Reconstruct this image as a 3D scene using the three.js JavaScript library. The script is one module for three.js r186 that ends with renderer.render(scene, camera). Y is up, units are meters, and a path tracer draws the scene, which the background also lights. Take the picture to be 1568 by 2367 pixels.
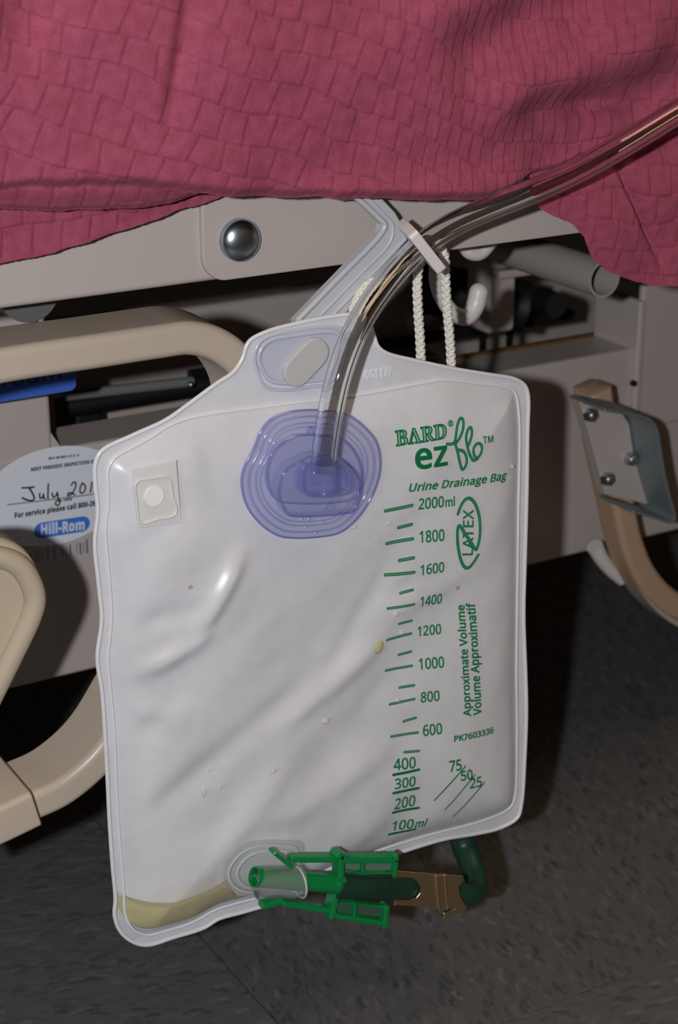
import * as THREE from 'three';
import { mergeGeometries } from 'three/addons/utils/BufferGeometryUtils.js';
import { RoundedBoxGeometry } from 'three/addons/geometries/RoundedBoxGeometry.js';
import { RectAreaLightUniformsLib } from 'three/addons/lights/RectAreaLightUniformsLib.js';
import { FontLoader } from 'three/addons/loaders/FontLoader.js';
import { TextGeometry } from 'three/addons/geometries/TextGeometry.js';
import { createNoise2D } from 'simplex-noise';

// ------------------------------------------------------------------ camera, light, exposure
// world: x along the bed, y up, z out of the side of the bed; the bag hangs in the plane z = 0
const scene = new THREE.Scene();
const FOCAL = 4200, FRAME_W = 1568, FRAME_H = 2367;
const PITCH = 20.8 * Math.PI / 180, YAW = 30.4 * Math.PI / 180, EYE_HEIGHT = 0.645;
const camera = new THREE.PerspectiveCamera(2 * Math.atan(FRAME_H / 2 / FOCAL) * 180 / Math.PI, FRAME_W / FRAME_H, 0.05, 30);
const forward = new THREE.Vector3(Math.sin(YAW) * Math.cos(PITCH), -Math.sin(PITCH), -Math.cos(YAW) * Math.cos(PITCH));
camera.position.set(-0.9 * forward.x, EYE_HEIGHT, -0.9 * forward.z);
camera.lookAt(camera.position.clone().add(forward));
camera.focus = 0.88;
camera.userData.fStop = 13;
camera.updateMatrixWorld();
const right = new THREE.Vector3(Math.cos(YAW), 0, Math.sin(YAW));
const upward = new THREE.Vector3().crossVectors(right, forward);

const renderer = new THREE.WebGLRenderer({ antialias: true });
renderer.toneMapping = THREE.LinearToneMapping;
renderer.toneMappingExposure = 1.0;
renderer.shadowMap.enabled = true;
RectAreaLightUniformsLib.init();
scene.background = new THREE.Color(0x000000);

// the flash of the camera, turned on its side: left of the lens
const flash = new THREE.SpotLight(new THREE.Color(0.98, 0.98, 1), 2.22, 0, 0.95, 0.35, 2);
flash.name = 'camera_flash';
flash.position.copy(camera.position).addScaledVector(right, -0.1).addScaledVector(forward, -0.13);
flash.target.position.copy(camera.position).addScaledVector(forward, 1);
flash.shadow.radius = 0.55;
flash.castShadow = true;
scene.add(flash, flash.target);

// ------------------------------------------------------------------ helpers
const V = (x, y, z) => new THREE.Vector3(x, y, z);
let seed = 20127;
const rnd = () => { seed = (seed * 1664525 + 1013904223) % 4294967296; return seed / 4294967296; };
const noise2 = createNoise2D(rnd);
const clamp = (x, a = 0, b = 1) => Math.min(b, Math.max(a, x));
const smooth = (a, b, x) => { const t = clamp((x - a) / (b - a)); return t * t * (3 - 2 * t); };
const gauss = (d, s) => Math.exp(-(d * d) / (s * s));
// the point of the upright plane z (parallel to the side of the bed) that was measured at x, y of the photograph
function at(px, py, z = 0) {
  const d = forward.clone().addScaledVector(right, (px - FRAME_W / 2) / FOCAL).addScaledVector(upward, -(py - FRAME_H / 2) / FOCAL);
  return camera.position.clone().addScaledVector(d, (z - camera.position.z) / d.z);
}
const flat = (list, z) => list.map(([x, y]) => at(x, y, z));
const xy = (list, z) => flat(list, z).map((p) => new THREE.Vector2(p.x, p.y));

const taken = new Map();
function numbered(name) {
  const n = taken.get(name) ?? 0; taken.set(name, n + 1);
  return n ? `${name}_${String(n).padStart(3, '0')}` : name;
}
function lit(o) { o.traverse((c) => { if (c.isMesh) { c.castShadow = true; c.receiveShadow = true; } }); return o; }
function thing(name, label, category, group) {
  const o = new THREE.Group(); o.name = numbered(name); scene.add(o);
  o.userData = { label, category }; if (group) o.userData.group = group;
  return o;
}
function part(name, geometry, material, parent, label) {
  const m = new THREE.Mesh(geometry, material); m.name = name; parent.add(m);
  m.castShadow = m.receiveShadow = true; if (label) m.userData.label = label;
  return m;
}
function single(name, label, category, geometry, material, group) {
  const m = new THREE.Mesh(geometry, material); m.name = numbered(name); scene.add(m);
  m.castShadow = m.receiveShadow = true; m.userData = { label, category }; if (group) m.userData.group = group;
  return m;
}
function structure(name, geometry, material) {
  const m = new THREE.Mesh(geometry, material); m.name = name; scene.add(m);
  m.castShadow = m.receiveShadow = true; m.userData = { kind: 'structure' };
  return m;
}
function move(g, x, y, z) { g.translate(x, y, z); return g; }
const merge = (list) => mergeGeometries(list.map((g) => { const n = g.index ? g.toNonIndexed() : g; for (const k of Object.keys(n.attributes)) if (!['position', 'normal', 'uv'].includes(k)) n.deleteAttribute(k); return n; }));
function box(x0, x1, y0, y1, z0, z1, r = 0.002) {
  return move(new RoundedBoxGeometry(x1 - x0, y1 - y0, z1 - z0, 3, Math.min(r, (x1 - x0) * 0.45, (y1 - y0) * 0.45, (z1 - z0) * 0.45)), (x0 + x1) / 2, (y0 + y1) / 2, (z0 + z1) / 2);
}
function curveOf(pts, closed = false, tension = 0.5) { return new THREE.CatmullRomCurve3(pts, closed, 'centripetal', tension); }
function smoothShape(points2, closed = true, n = 160) {
  const c = new THREE.CatmullRomCurve3(points2.map((p) => V(p.x, p.y, 0)), closed, 'centripetal');
  return new THREE.Shape(c.getPoints(n).slice(0, closed ? -1 : undefined).map((p) => new THREE.Vector2(p.x, p.y)));
}
// a slab with the outline shape, its front face at z, its back at z - depth
function slab(shape, z, depth, bevel = 0.0008, segments = 3) {
  const g = new THREE.ExtrudeGeometry(shape, { depth: Math.max(1e-5, depth - 2 * bevel), bevelEnabled: bevel > 0, bevelThickness: bevel, bevelSize: bevel, bevelOffset: -bevel, bevelSegments: segments, curveSegments: 24 });
  return move(g, 0, 0, z - depth + bevel);
}
// a wall of revolution round a curve: outer radius ro, inner radius ri, both ends closed
function pipe(curve, steps, ro, ri, sides = 28, closedEnds = true) {
  const fr = curve.computeFrenetFrames(steps, false), pos = [], nor = [], idx = [];
  const R = (f, t) => (typeof f === 'function' ? f(t) : f);
  const ring = (i, r, s) => {
    const c = curve.getPointAt(i / steps), first = pos.length / 3;
    for (let j = 0; j <= sides; j++) {
      const a = j / sides * Math.PI * 2, n = fr.normals[i].clone().multiplyScalar(Math.cos(a)).addScaledVector(fr.binormals[i], Math.sin(a));
      pos.push(c.x + n.x * r, c.y + n.y * r, c.z + n.z * r); nor.push(n.x * s, n.y * s, n.z * s);
    }
    return first;
  };
  for (const [f, s] of ri ? [[ro, 1], [ri, -1]] : [[ro, 1]]) {
    let prev = null;
    for (let i = 0; i <= steps; i++) {
      const k = ring(i, R(f, i / steps), s);
      if (prev !== null) for (let j = 0; j < sides; j++) {
        const a = prev + j, b = prev + j + 1, c = k + j, d = k + j + 1;
        if (s > 0) idx.push(a, b, c, b, d, c); else idx.push(a, c, b, b, c, d);
      }
      prev = k;
    }
  }
  if (closedEnds) for (const i of [0, steps]) {
    const t = fr.tangents[i], s = i ? 1 : -1, c = curve.getPointAt(i / steps), first = pos.length / 3, o = R(ro, i / steps), q = ri ? R(ri, i / steps) : 0;
    for (let j = 0; j <= sides; j++) {
      const a = j / sides * Math.PI * 2, n = fr.normals[i].clone().multiplyScalar(Math.cos(a)).addScaledVector(fr.binormals[i], Math.sin(a));
      for (const r of [o, q]) { pos.push(c.x + n.x * r, c.y + n.y * r, c.z + n.z * r); nor.push(t.x * s, t.y * s, t.z * s); }
    }
    for (let j = 0; j < sides; j++) {
      const a = first + 2 * j, b = a + 1, c2 = a + 2, d = a + 3;
      if (i) idx.push(a, c2, b, b, c2, d); else idx.push(a, b, c2, b, d, c2);
    }
  }
  const g = new THREE.BufferGeometry();
  g.setAttribute('position', new THREE.Float32BufferAttribute(pos, 3));
  g.setAttribute('normal', new THREE.Float32BufferAttribute(nor, 3));
  g.setAttribute('uv', new THREE.Float32BufferAttribute(new Array(pos.length / 3 * 2).fill(0), 2));
  g.setIndex(idx);
  return g;
}
const line = (a, b) => new THREE.LineCurve3(a, b);
const rod = (a, b, r, sides = 20) => pipe(line(a, b), 1, r, 0, sides);
// a rounded bar section (across: in the plane of the bed side, deep: along z) swept along a path in an upright plane
function sweepBar(points, across, deep, radius, steps = 140) {
  const c = curveOf(points), pos = [], idx = [], sec = [];
  const n = 6;
  for (const [sx, sy, a0] of [[1, 1, 0], [-1, 1, 90], [-1, -1, 180], [1, -1, 270]])
    for (let i = 0; i <= n; i++) {
      const a = (a0 + 90 * i / n) * Math.PI / 180;
      sec.push([sx * (across / 2 - radius) + radius * Math.cos(a), sy * (deep / 2 - radius) + radius * Math.sin(a)]);
    }
  const m = sec.length;
  for (let i = 0; i <= steps; i++) {
    const p = c.getPointAt(i / steps), t = c.getTangentAt(i / steps), nx = -t.y, ny = t.x, l = Math.hypot(nx, ny);
    for (const [a, b] of sec) pos.push(p.x + nx / l * a, p.y + ny / l * a, p.z + b);
    if (i) for (let j = 0; j < m; j++) {
      const a = (i - 1) * m + j, b = (i - 1) * m + (j + 1) % m, d = i * m + j, e = i * m + (j + 1) % m;
      idx.push(a, b, d, b, e, d);
    }
  }
  for (const i of [0, steps]) {
    const p = c.getPointAt(i / steps); pos.push(p.x, p.y, p.z);
    const k = pos.length / 3 - 1;
    for (let j = 0; j < m; j++) { const a = i * m + j, b = i * m + (j + 1) % m; if (i) idx.push(k, a, b); else idx.push(k, b, a); }
  }
  const g = new THREE.BufferGeometry();
  g.setAttribute('position', new THREE.Float32BufferAttribute(pos, 3)); g.setIndex(idx); g.computeVertexNormals();
  return g;
}
function canvas(w, h) { const c = document.createElement('canvas'); c.width = w; c.height = h; return [c, c.getContext('2d')]; }
function texture(c, srgb = true) {
  const t = new THREE.CanvasTexture(c); t.magFilter = THREE.LinearFilter;
  if (srgb) t.colorSpace = THREE.SRGBColorSpace;
  t.wrapS = t.wrapT = THREE.RepeatWrapping; t.anisotropy = 8; return t;
}
const std = (color, roughness = 0.5, extra = {}) => new THREE.MeshPhysicalMaterial({ color: new THREE.Color(color), roughness, ...extra });

// fine grain for paint and moulded plastic
function grain(size, lo, hi, scale) {
  const [c, g] = canvas(size, size), img = g.createImageData(size, size);
  for (let y = 0; y < size; y++) for (let x = 0; x < size; x++) {
    const a = x / size * Math.PI * 2, b = y / size * Math.PI * 2;
    const n = 0.5 * noise2(scale * Math.cos(a) + 7 * Math.sin(b), scale * Math.sin(a) + 7 * Math.cos(b)) + 0.5 * (rnd() * 2 - 1);
    const v = lo + (hi - lo) * clamp(0.5 + 0.5 * n), k = (y * size + x) * 4;
    img.data[k] = img.data[k + 1] = img.data[k + 2] = v; img.data[k + 3] = 255;
  }
  g.putImageData(img, 0, 0); return texture(c, false);
}
const fine = grain(256, 40, 215, 20);

const M = {
  paint: std('#b9afa9', 0.42),
  loop: std('#bcaf9f', 0.36),
  pad: std('#bfb19b', 0.62),
  steel: std('#8e989b', 0.45, { metalness: 0.55 }),
  zinc: std('#bcc6cc', 0.36, { metalness: 1 }),
  chrome: std('#b9c8d2', 0.27, { metalness: 1 }),
  black: std('#15161a', 0.5),
  rubberGrey: std('#5b5a5c', 0.6),
  whitePlastic: std('#d9d4d0', 0.35),
  blue: std('#3f6bc8', 0.4),
};

// ------------------------------------------------------------------ the room
{
  const [c, g] = canvas(1024, 1024);
  g.fillStyle = '#7d7a78'; g.fillRect(0, 0, 1024, 1024);
  const tones = ['#5c5c60', '#989288', '#6a6b70', '#8b847d', '#4f5157', '#a89f92', '#746e68', '#4c4e58'];
  for (let i = 0; i < 13000; i++) {
    const x = rnd() * 1024, y = rnd() * 1024, l = 4 + rnd() * 13, a = (-0.6 + rnd() * 0.7), w = 1.5 + rnd() * 4.5;
    g.strokeStyle = tones[Math.floor(rnd() * tones.length)]; g.globalAlpha = 0.16 + rnd() * 0.38; g.lineWidth = w; g.lineCap = 'round';
    for (const ox of [-1024, 0, 1024]) for (const oy of [-1024, 0, 1024]) {
      if (x + ox < -40 || x + ox > 1064 || y + oy < -40 || y + oy > 1064) continue;
      g.beginPath(); g.moveTo(x + ox, y + oy);
      g.quadraticCurveTo(x + ox + l * 0.5 * Math.cos(a + 0.4), y + oy + l * 0.5 * Math.sin(a + 0.4), x + ox + l * Math.cos(a), y + oy + l * Math.sin(a)); g.stroke();
    }
  }
  g.globalAlpha = 1;
  const tex = texture(c); tex.repeat.set(1, 1);
  const tileMat = [0, 1].map((k) => std(k ? '#c6ccd4' : '#ccd0d6', 0.48, { map: tex, specularIntensity: 0.6 }));
  const floor = structure('floor', new THREE.BoxGeometry(5.4, 0.1, 5), std('#2a2725', 0.9));
  floor.position.set(0.2, -0.053, -0.2);
  const S = 0.61, gap = 0.0009, x0 = -0.015, z0 = 0.021;
  const tg = new RoundedBoxGeometry(S - gap, 0.003, S - gap, 1, 0.0004);
  const p = tg.attributes.position, uv = tg.attributes.uv;
  for (let i = 0; i < p.count; i++) uv.setXY(i, p.getX(i) / S + 0.5, p.getZ(i) / S + 0.5);
  for (let i = -4; i < 4; i++) for (let j = -4; j < 4; j++) {
    const t = new THREE.Mesh(tg, tileMat[(i + j + 8) % 2]); t.name = 'floor_tile'; t.receiveShadow = true;
    t.position.set(x0 + (i + 0.5) * S - 0.2, 0.0515, z0 + (j + 0.5) * S + 0.2);
    t.rotation.y = ((i + j + 8) % 2) * Math.PI / 2; floor.add(t);
  }
  const wall = std('#b9ac98', 0.85);
  const bx = (w, h, d, x, y, z) => move(new THREE.BoxGeometry(w, h, d), x, y, z);
  structure('wall_back', bx(5.4, 2.6, 0.1, 0.2, 1.3, -2.7), wall);
  structure('wall_front', bx(5.4, 2.6, 0.1, 0.2, 1.3, 2.3), wall);
  structure('wall_left', bx(0.1, 2.6, 5, -2.5, 1.3, -0.2), wall);
  structure('wall_right', bx(0.1, 2.6, 5, 2.9, 1.3, -0.2), wall);
  structure('ceiling', bx(5.4, 0.1, 5, 0.2, 2.65, -0.2), std('#cfc8bd', 0.9));
  const lamp = thing('ceiling_lamp', 'warm rectangular ceiling lamp panel above the bed side', 'lamp');
  lamp.position.set(0.5, 2.56, 0.9);
  part('lamp_frame', move(new RoundedBoxGeometry(1.26, 0.05, 0.66, 2, 0.01), 0, 0.012, 0), std('#d8d4cc', 0.5), lamp);
  part('diffuser', move(new THREE.BoxGeometry(1.2, 0.006, 0.6), 0, -0.016, 0), std('#ffe0b4', 0.6, { emissive: new THREE.Color(1, 0.72, 0.42), emissiveIntensity: 1.6 }), lamp);
  const glow = new THREE.RectAreaLight(new THREE.Color(1, 0.7, 0.43), 3.8, 1.2, 0.6);
  glow.position.set(0, -0.022, 0); glow.rotation.x = -Math.PI / 2; lamp.add(glow);
}

// ------------------------------------------------------------------ the bed
const bed = thing('hospital_bed', 'off-white metal hospital bed frame with folded side rails under the pink blanket', 'bed');
const ZR = -0.035, ZF = -0.24;                                     // front faces of the mattress rail and of the lower frame
{
  const y0 = at(300, 676, ZR).y;                                   // lower edge of the mattress rail
  part('mattress_rail', box(-1.0, at(600, 600, ZR).x, y0, y0 + 0.075, ZR - 0.03, ZR, 0.003), M.paint, bed);
  // the plate with the rounded end, lying on the rail, with its pivot bolt
  const za = ZR + 0.0035, a = at(470, 600, za), ye = at(900, 598, za).y;
  const s = new THREE.Shape(), r = 0.0125, x1 = 1.15, yt = ye + 0.07;
  s.moveTo(a.x + r, ye); s.lineTo(x1, ye); s.lineTo(x1, yt); s.lineTo(a.x + r, yt);
  s.absarc(a.x + r, yt - r, r, Math.PI / 2, Math.PI, false); s.lineTo(a.x, ye + r); s.absarc(a.x + r, ye + r, r, Math.PI, Math.PI * 1.5, false);
  const plate = part('pivot_plate', slab(s, za, 0.0045, 0.0008), M.paint, bed);
  part('rail_tube', box(at(640, 600, ZR).x, x1, ye + 0.001, ye + 0.074, ZR - 0.032, ZR - 0.0012, 0.003), M.paint, bed);
  // domed bolt head
  const bc = at(553, 554, za), pts = [];
  const R = 0.0104;
  for (let i = 0; i <= 20; i++) { const t = i / 20 * Math.PI / 2; pts.push(new THREE.Vector2(R * Math.sin(t), 0.0014 + 0.0058 * Math.cos(t))); }
  pts.push(new THREE.Vector2(R, 0), new THREE.Vector2(0, 0));
  const bg = new THREE.LatheGeometry(pts.reverse(), 48); bg.rotateX(Math.PI / 2); move(bg, bc.x, bc.y, za);
  part('pivot_bolt', bg, M.chrome, plate, 'shiny domed bolt head');
  // the wheel-shaped boss under the rail and the stub of the link arm beneath it
  const w = at(95, 690, -0.06);
  const boss = new THREE.CylinderGeometry(0.015, 0.015, 0.02, 40); boss.rotateX(Math.PI / 2); move(boss, w.x, w.y, -0.085);
  part('pivot_boss', boss, M.rubberGrey, bed);
  const la = at(10, 745, -0.2), lb = at(72, 745, -0.2);
  part('link_arm', box(la.x - 0.15, lb.x, la.y - 0.012, la.y + 0.03, -0.23, -0.2, 0.002), M.paint, bed);
}
// lower frame: a deep box beam with an upright at the head end
{
  const yb = at(0, 1600, ZF).y, yt = at(0, 1062, ZF).y;
  const beam = part('lower_beam', box(-1.0, 1.2, yb, yt, ZF - 0.042, ZF, 0.003), M.paint, bed);
  const pr = at(120, 960, ZF).x;
  part('upright', box(-0.42, pr, yt - 0.004, at(0, 700, ZF).y, ZF - 0.04, ZF - 0.001, 0.003), M.paint, bed);
  // the chamfered foot of the upright
  const q = xy([[118, 1000], [150, 1046], [118, 1052]], ZF - 0.002);
  part('gusset', slab(new THREE.Shape(q), ZF - 0.002, 0.03, 0.0005), M.paint, bed);
  // strip painting the warm shadow fringe at the beam's back; far undercarriage parts
  { const ws = at(1350, 781, -0.284).y; part('painted_shadow_fringe', box(0.12, 1.05, ws - 0.0015, ws + 0.0012, -0.29, -0.284, 0.0006), std('#6d4f24', 0.6), bed, 'ochre strip painted as a warm shadow fringe along the back of the beam'); }
  part('deck_pan', box(at(128, 900, -0.4).x, 0.34, at(300, 905, -0.4).y, at(600, 690, -0.4).y, -0.43, -0.4, 0.006), M.paint, bed);
  part('rear_panel', box(0.16, 1.1, 0.16, 0.52, -0.62, -0.58, 0.004), M.paint, bed);
  part('rear_beam', box(-1.0, 1.1, 0.16, 0.3, -0.95, -0.9, 0.004), M.paint, bed);
  part('rear_rail', box(-1.0, 1.1, 0.46, 0.53, -0.95, -0.9, 0.004), M.paint, bed);
  part('mattress_deck', box(-1.0, 1.1, 0.505, 0.543, -0.92, -0.07, 0.004), M.black, bed);
  // telescopic gas spring seen under the handle
  const g0 = at(140, 943, -0.36), g1 = at(600, 868, -0.36);
  const spring = part('gas_spring', rod(g0, g1, 0.0068, 24), M.black, bed, 'black gas spring cylinder');
  const r0 = at(150, 915, -0.345), r1 = at(445, 882, -0.345);
  part('piston_rod', rod(r0, r1, 0.0036, 20), std('#85888a', 0.3, { metalness: 0.2 }), spring, 'polished piston rod');
  const sc = at(441, 889, -0.335); const sg = new THREE.SphereGeometry(0.0022, 16, 12); move(sg, sc.x, sc.y, sc.z);
  part('end_stud', sg, M.zinc, spring);
  const b0 = at(225, 965, -0.44);
  part('inner_channel', box(b0.x, 0.35, b0.y - 0.012, b0.y + 0.006, -0.47, -0.44, 0.003), M.paint, bed);
  const k0 = at(200, 975, -0.4); part('end_cap', box(k0.x - 0.012, k0.x + 0.008, k0.y - 0.014, k0.y + 0.014, -0.43, -0.39, 0.003), M.black, bed);
  // end plate on the right, standing across the bed
  const ep = at(1462, 805, ZF);
  part('end_plate', box(ep.x, ep.x + 0.006, yb + 0.02, ep.y + 0.035, ZF - 0.045, ZF + 0.006, 0.002), M.paint, bed);
  const epw = part('cover_plate', box(ep.x + 0.004, 1.15, yt - 0.06, ep.y + 0.045, ZF - 0.002, ZF + 0.004, 0.002), M.paint, bed);
  const rv = at(1465, 886, ZF + 0.007), rg = new THREE.CylinderGeometry(0.0022, 0.0022, 0.003, 16); rg.rotateX(Math.PI / 2); move(rg, rv.x, rv.y, rv.z);
  part('rivet', rg, M.black, epw);

  // stub of the accessory tube, open at the end, pointing out of the bed
  const tc = at(1398, 645, -0.105), rr = 0.0114;
  part('accessory_tube', pipe(line(V(tc.x, tc.y, -0.5), V(tc.x, tc.y, -0.105)), 1, rr, rr - 0.0016, 40), std('#a09b95', 0.4), bed, 'open grey steel tube end');
  // bracket arm and actuator behind it
  const h0 = at(1160, 612, -0.3), h1 = at(1290, 660, -0.3);
  part('actuator_bracket', box(h0.x - 0.01, h0.x + 0.014, h0.y - 0.05, h0.y + 0.005, -0.33, -0.3, 0.004), M.paint, bed);
  part('bracket_flange', box(h0.x - 0.008, h1.x + 0.01, h0.y - 0.008, h0.y - 0.002, -0.34, -0.29, 0.002), M.paint, bed);
  const m0 = at(1060, 640, -0.36), m1 = at(1130, 735, -0.36);
  const motor = part('actuator', pipe(line(V(m0.x - 0.03, (m0.y + m1.y) / 2 + 0.012, -0.37), V(m1.x + 0.012, (m0.y + m1.y) / 2 - 0.004, -0.33)), 1, 0.019, 0, 28), M.black, bed, 'black actuator motor housing');
  const e0 = at(1268, 700, -0.31);
  part('actuator_rod', rod(V(m1.x, e0.y, -0.36), V(e0.x, e0.y, -0.31), 0.005, 20), M.paint, motor);
  part('rod_end', rod(V(e0.x, e0.y, -0.322), V(e0.x, e0.y, -0.3), 0.0095, 28), M.black, motor, 'round black rod end');
  const t0 = at(1200, 775, -0.42);
  for (const k of [0, 1]) part('strut', rod(V(t0.x - 0.035 + k * 0.026, t0.y - 0.035, -0.42), V(t0.x - 0.035 + k * 0.026, t0.y + 0.035, -0.42), 0.003, 12), M.black, bed);
  const d0 = at(980, 780, -0.4);
  part('drive_bar', box(d0.x - 0.2, d0.x + 0.14, d0.y - 0.004, d0.y + 0.004, -0.41, -0.395, 0.001), M.black, bed);

  // white drainage-bag hook
  const hp = flat([[1030, 560], [1012, 600], [1010, 650], [1024, 692], [1050, 724], [1078, 732], [1098, 708], [1107, 676]], -0.085);
  const hook = part('bag_hook', pipe(curveOf(hp), 80, (t) => 0.0042 + 0.0012 * smooth(0.6, 0.85, t), 0, 24), M.whitePlastic, bed, 'white rod hook under the rail');
  const tip = new THREE.SphereGeometry(0.0054, 24, 16); move(tip, hp[7].x, hp[7].y, hp[7].z); part('hook_tip', tip, M.whitePlastic, hook);
  const h2 = flat([[1075, 560], [1085, 578], [1108, 582], [1128, 562], [1140, 540]], -0.075);
  part('bag_hook', pipe(curveOf(h2), 40, 0.0048, 0, 20), M.whitePlastic, bed);

  // oval inspection label, bar code label, blue sign
  const [c, g] = canvas(1024, 720);
  const A = at(-45, 1175, ZF), Bx = at(290, 1120, ZF).x, Y1 = at(110, 1035, ZF).y, Y0 = at(110, 1262, ZF).y;
  const X0 = A.x, X1 = Bx;
  const U = (px, py) => { const p = at(px, py, ZF); return [(p.x - X0) / (X1 - X0) * 1024, (1 - (p.y - Y0) / (Y1 - Y0)) * 720]; };
  g.fillStyle = '#dfe3ee'; g.fillRect(0, 0, 1024, 720);
  const write = (s, p0, p1, top, font, fill) => {
    const o = U(...p0), e = U(...p1), t = U(...top);
    g.save(); g.transform((e[0] - o[0]) / 1000, (e[1] - o[1]) / 1000, (o[0] - t[0]) / 100, (o[1] - t[1]) / 100, o[0], o[1]);
    g.font = font; const w = g.measureText(s).width, hgt = parseFloat(font.match(/(\d+)px/)[1]) * 0.72;
    g.scale(1000 / w, 100 / hgt); g.fillStyle = fill; g.fillText(s, 0, 0); g.strokeStyle = fill; g.lineWidth = 4; g.strokeText(s, 0, 0); g.restore();
  };
  g.fillStyle = '#3a3c42';
  for (let x = 112; x < 182; x += 4 + rnd() * 5) { const u = U(x, 1062 - (x - 112) * 0.115), v = U(x + 3, 1056 - (x - 112) * 0.115); g.fillRect(u[0], v[1], Math.max(5, v[0] - u[0]), u[1] - v[1]); }
  write('NEXT PERIODIC INSPECTION DUE', [70, 1089], [228, 1068], [70, 1081], 'bold 80px sans-serif', '#1c1d22');
  write('For service please call 800-267-', [32, 1197], [232, 1166], [32, 1185], 'bold 80px sans-serif', '#1c1d22');
  write('Date', [146, 1158], [166, 1156], [146, 1150], 'bold 80px sans-serif', '#3a3c42');
  const pen = (list, w, col = '#17181c') => {
    g.strokeStyle = col; g.lineWidth = w; g.lineCap = 'round'; g.lineJoin = 'round'; g.beginPath();
    const q = list.map((p) => U(...p)); g.moveTo(...q[0]);
    for (let i = 1; i < q.length - 1; i++) g.quadraticCurveTo(...q[i], (q[i][0] + q[i + 1][0]) / 2, (q[i][1] + q[i + 1][1]) / 2);
    g.lineTo(...q[q.length - 1]); g.stroke();
  };
  pen([[17, 1166], [120, 1154], [235, 1139]], 9, '#7d8088');
  // handwriting: July 201
  pen([[50, 1127], [64, 1127], [78, 1125]], 12); pen([[66, 1126], [74, 1138], [80, 1152], [74, 1157], [62, 1156], [51, 1150]], 12);
  pen([[91, 1140], [90, 1149], [95, 1152], [99, 1147], [100, 1139], [100, 1150], [103, 1152]], 11);
  pen([[111, 1118], [110, 1136], [110, 1152]], 11);
  pen([[120, 1139], [120, 1147], [125, 1149], [130, 1143], [132, 1135], [133, 1150], [138, 1160], [135, 1168], [128, 1167], [127, 1160], [134, 1155], [141, 1157]], 11);
  pen([[164, 1121], [168, 1113], [175, 1114], [174, 1128], [164, 1142], [156, 1147], [156, 1139], [163, 1138], [172, 1143]], 11);
  pen([[189, 1117], [184, 1126], [184, 1138], [190, 1140], [197, 1132], [196, 1120], [189, 1116]], 11);
  pen([[212, 1114], [211, 1124], [208, 1137]], 11);
  pen([[217, 1138], [224, 1130], [232, 1138]], 10);
  // blue lozenge with the maker's name
  const lo = U(78, 1228), hi = U(207, 1208), th = U(78, 1245)[1] - U(78, 1209)[1];
  g.save(); g.translate((lo[0] + hi[0]) / 2, (lo[1] + hi[1]) / 2); g.rotate(Math.atan2(hi[1] - lo[1], hi[0] - lo[0]));
  const lw = Math.hypot(hi[0] - lo[0], hi[1] - lo[1]); g.fillStyle = '#3f78d8'; g.beginPath(); g.roundRect(-lw / 2, -th / 2, lw, th, th / 2); g.fill(); g.restore();
  write('Hill-Rom', [92, 1236], [196, 1223], [92, 1212], 'bold 80px sans-serif', '#d5dcee');
  const tex = texture(c); const ov = new THREE.Shape(), ex = (X0 + X1) / 2, ey = (Y0 + Y1) / 2;
  ov.absellipse(ex, ey, (X1 - X0) / 2, (Y1 - Y0) / 2, 0, Math.PI * 2, false, 0);
  const og = new THREE.ShapeGeometry(ov, 64), p = og.attributes.position, uv = og.attributes.uv;
  for (let i = 0; i < p.count; i++) uv.setXY(i, (p.getX(i) - X0) / (X1 - X0), (p.getY(i) - Y0) / (Y1 - Y0));
  move(og, 0, 0, ZF + 0.0006);
  part('inspection_label', og, std('#ffffff', 0.45, { map: tex }), beam, 'oval white inspection label with handwriting');
  const [c2, g2] = canvas(512, 128); g2.fillStyle = '#b5b3b6'; g2.fillRect(0, 0, 512, 128);
  for (let x = 6; x < 506;) { const w = 2 + rnd() * 8; g2.fillStyle = rnd() < 0.5 ? '#6f6c70' : '#8f8c90'; if (rnd() < 0.7) g2.fillRect(x, 10 + rnd() * 20, w, 70 + rnd() * 30); x += w + 2 + rnd() * 9; }
  const l0 = at(40, 1318, ZF), l1 = at(300, 1250, ZF), lt = at(60, 1270, ZF).y;
  const bgm = new THREE.PlaneGeometry(l1.x - l0.x, lt - l0.y); move(bgm, (l0.x + l1.x) / 2, (l0.y + lt) / 2, ZF + 0.0004);
  part('barcode_label', bgm, std('#ffffff', 0.5, { map: texture(c2) }), beam, 'grey bar code label');
  // blue sign plate behind the handle
  const zs = -0.2, sA = at(-60, 946, zs), sB = at(176, 901, zs), st = at(176, 826, zs).y;
  const [c3, g3] = canvas(1024, 340); g3.fillStyle = '#3c68c6'; g3.fillRect(0, 0, 1024, 340);
  const W3 = sB.x - sA.x, H3 = st - sB.y;
  const U3 = (px, py) => { const q = at(px, py, zs); return [(q.x - sA.x) / W3 * 1024, (1 - (q.y - sB.y) / H3) * 340]; };
  { const o = U3(0, 897), e = U3(146, 875); g3.save(); g3.translate(o[0], o[1]); g3.rotate(Math.atan2(e[1] - o[1], e[0] - o[0])); g3.font = '240px sans-serif'; g3.fillStyle = '#141620'; const w = g3.measureText('room').width; g3.scale((e[0] - o[0]) / w, (e[0] - o[0]) / w * 0.9); g3.fillText('room', 0, 0); g3.restore(); }
  const sh = new THREE.Shape(), rd = 0.004; sh.moveTo(sA.x, sB.y); sh.lineTo(sB.x - rd, sB.y); sh.absarc(sB.x - rd, sB.y + rd, rd, -Math.PI / 2, 0, false); sh.lineTo(sB.x, st); sh.lineTo(sA.x, st);
  const plate = part('room_sign', slab(sh, zs, 0.004, 0.0005), M.blue, bed, 'blue sign with black lettering');
  const fg = new THREE.ShapeGeometry(sh, 12), fp = fg.attributes.position, fu = fg.attributes.uv;
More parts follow.
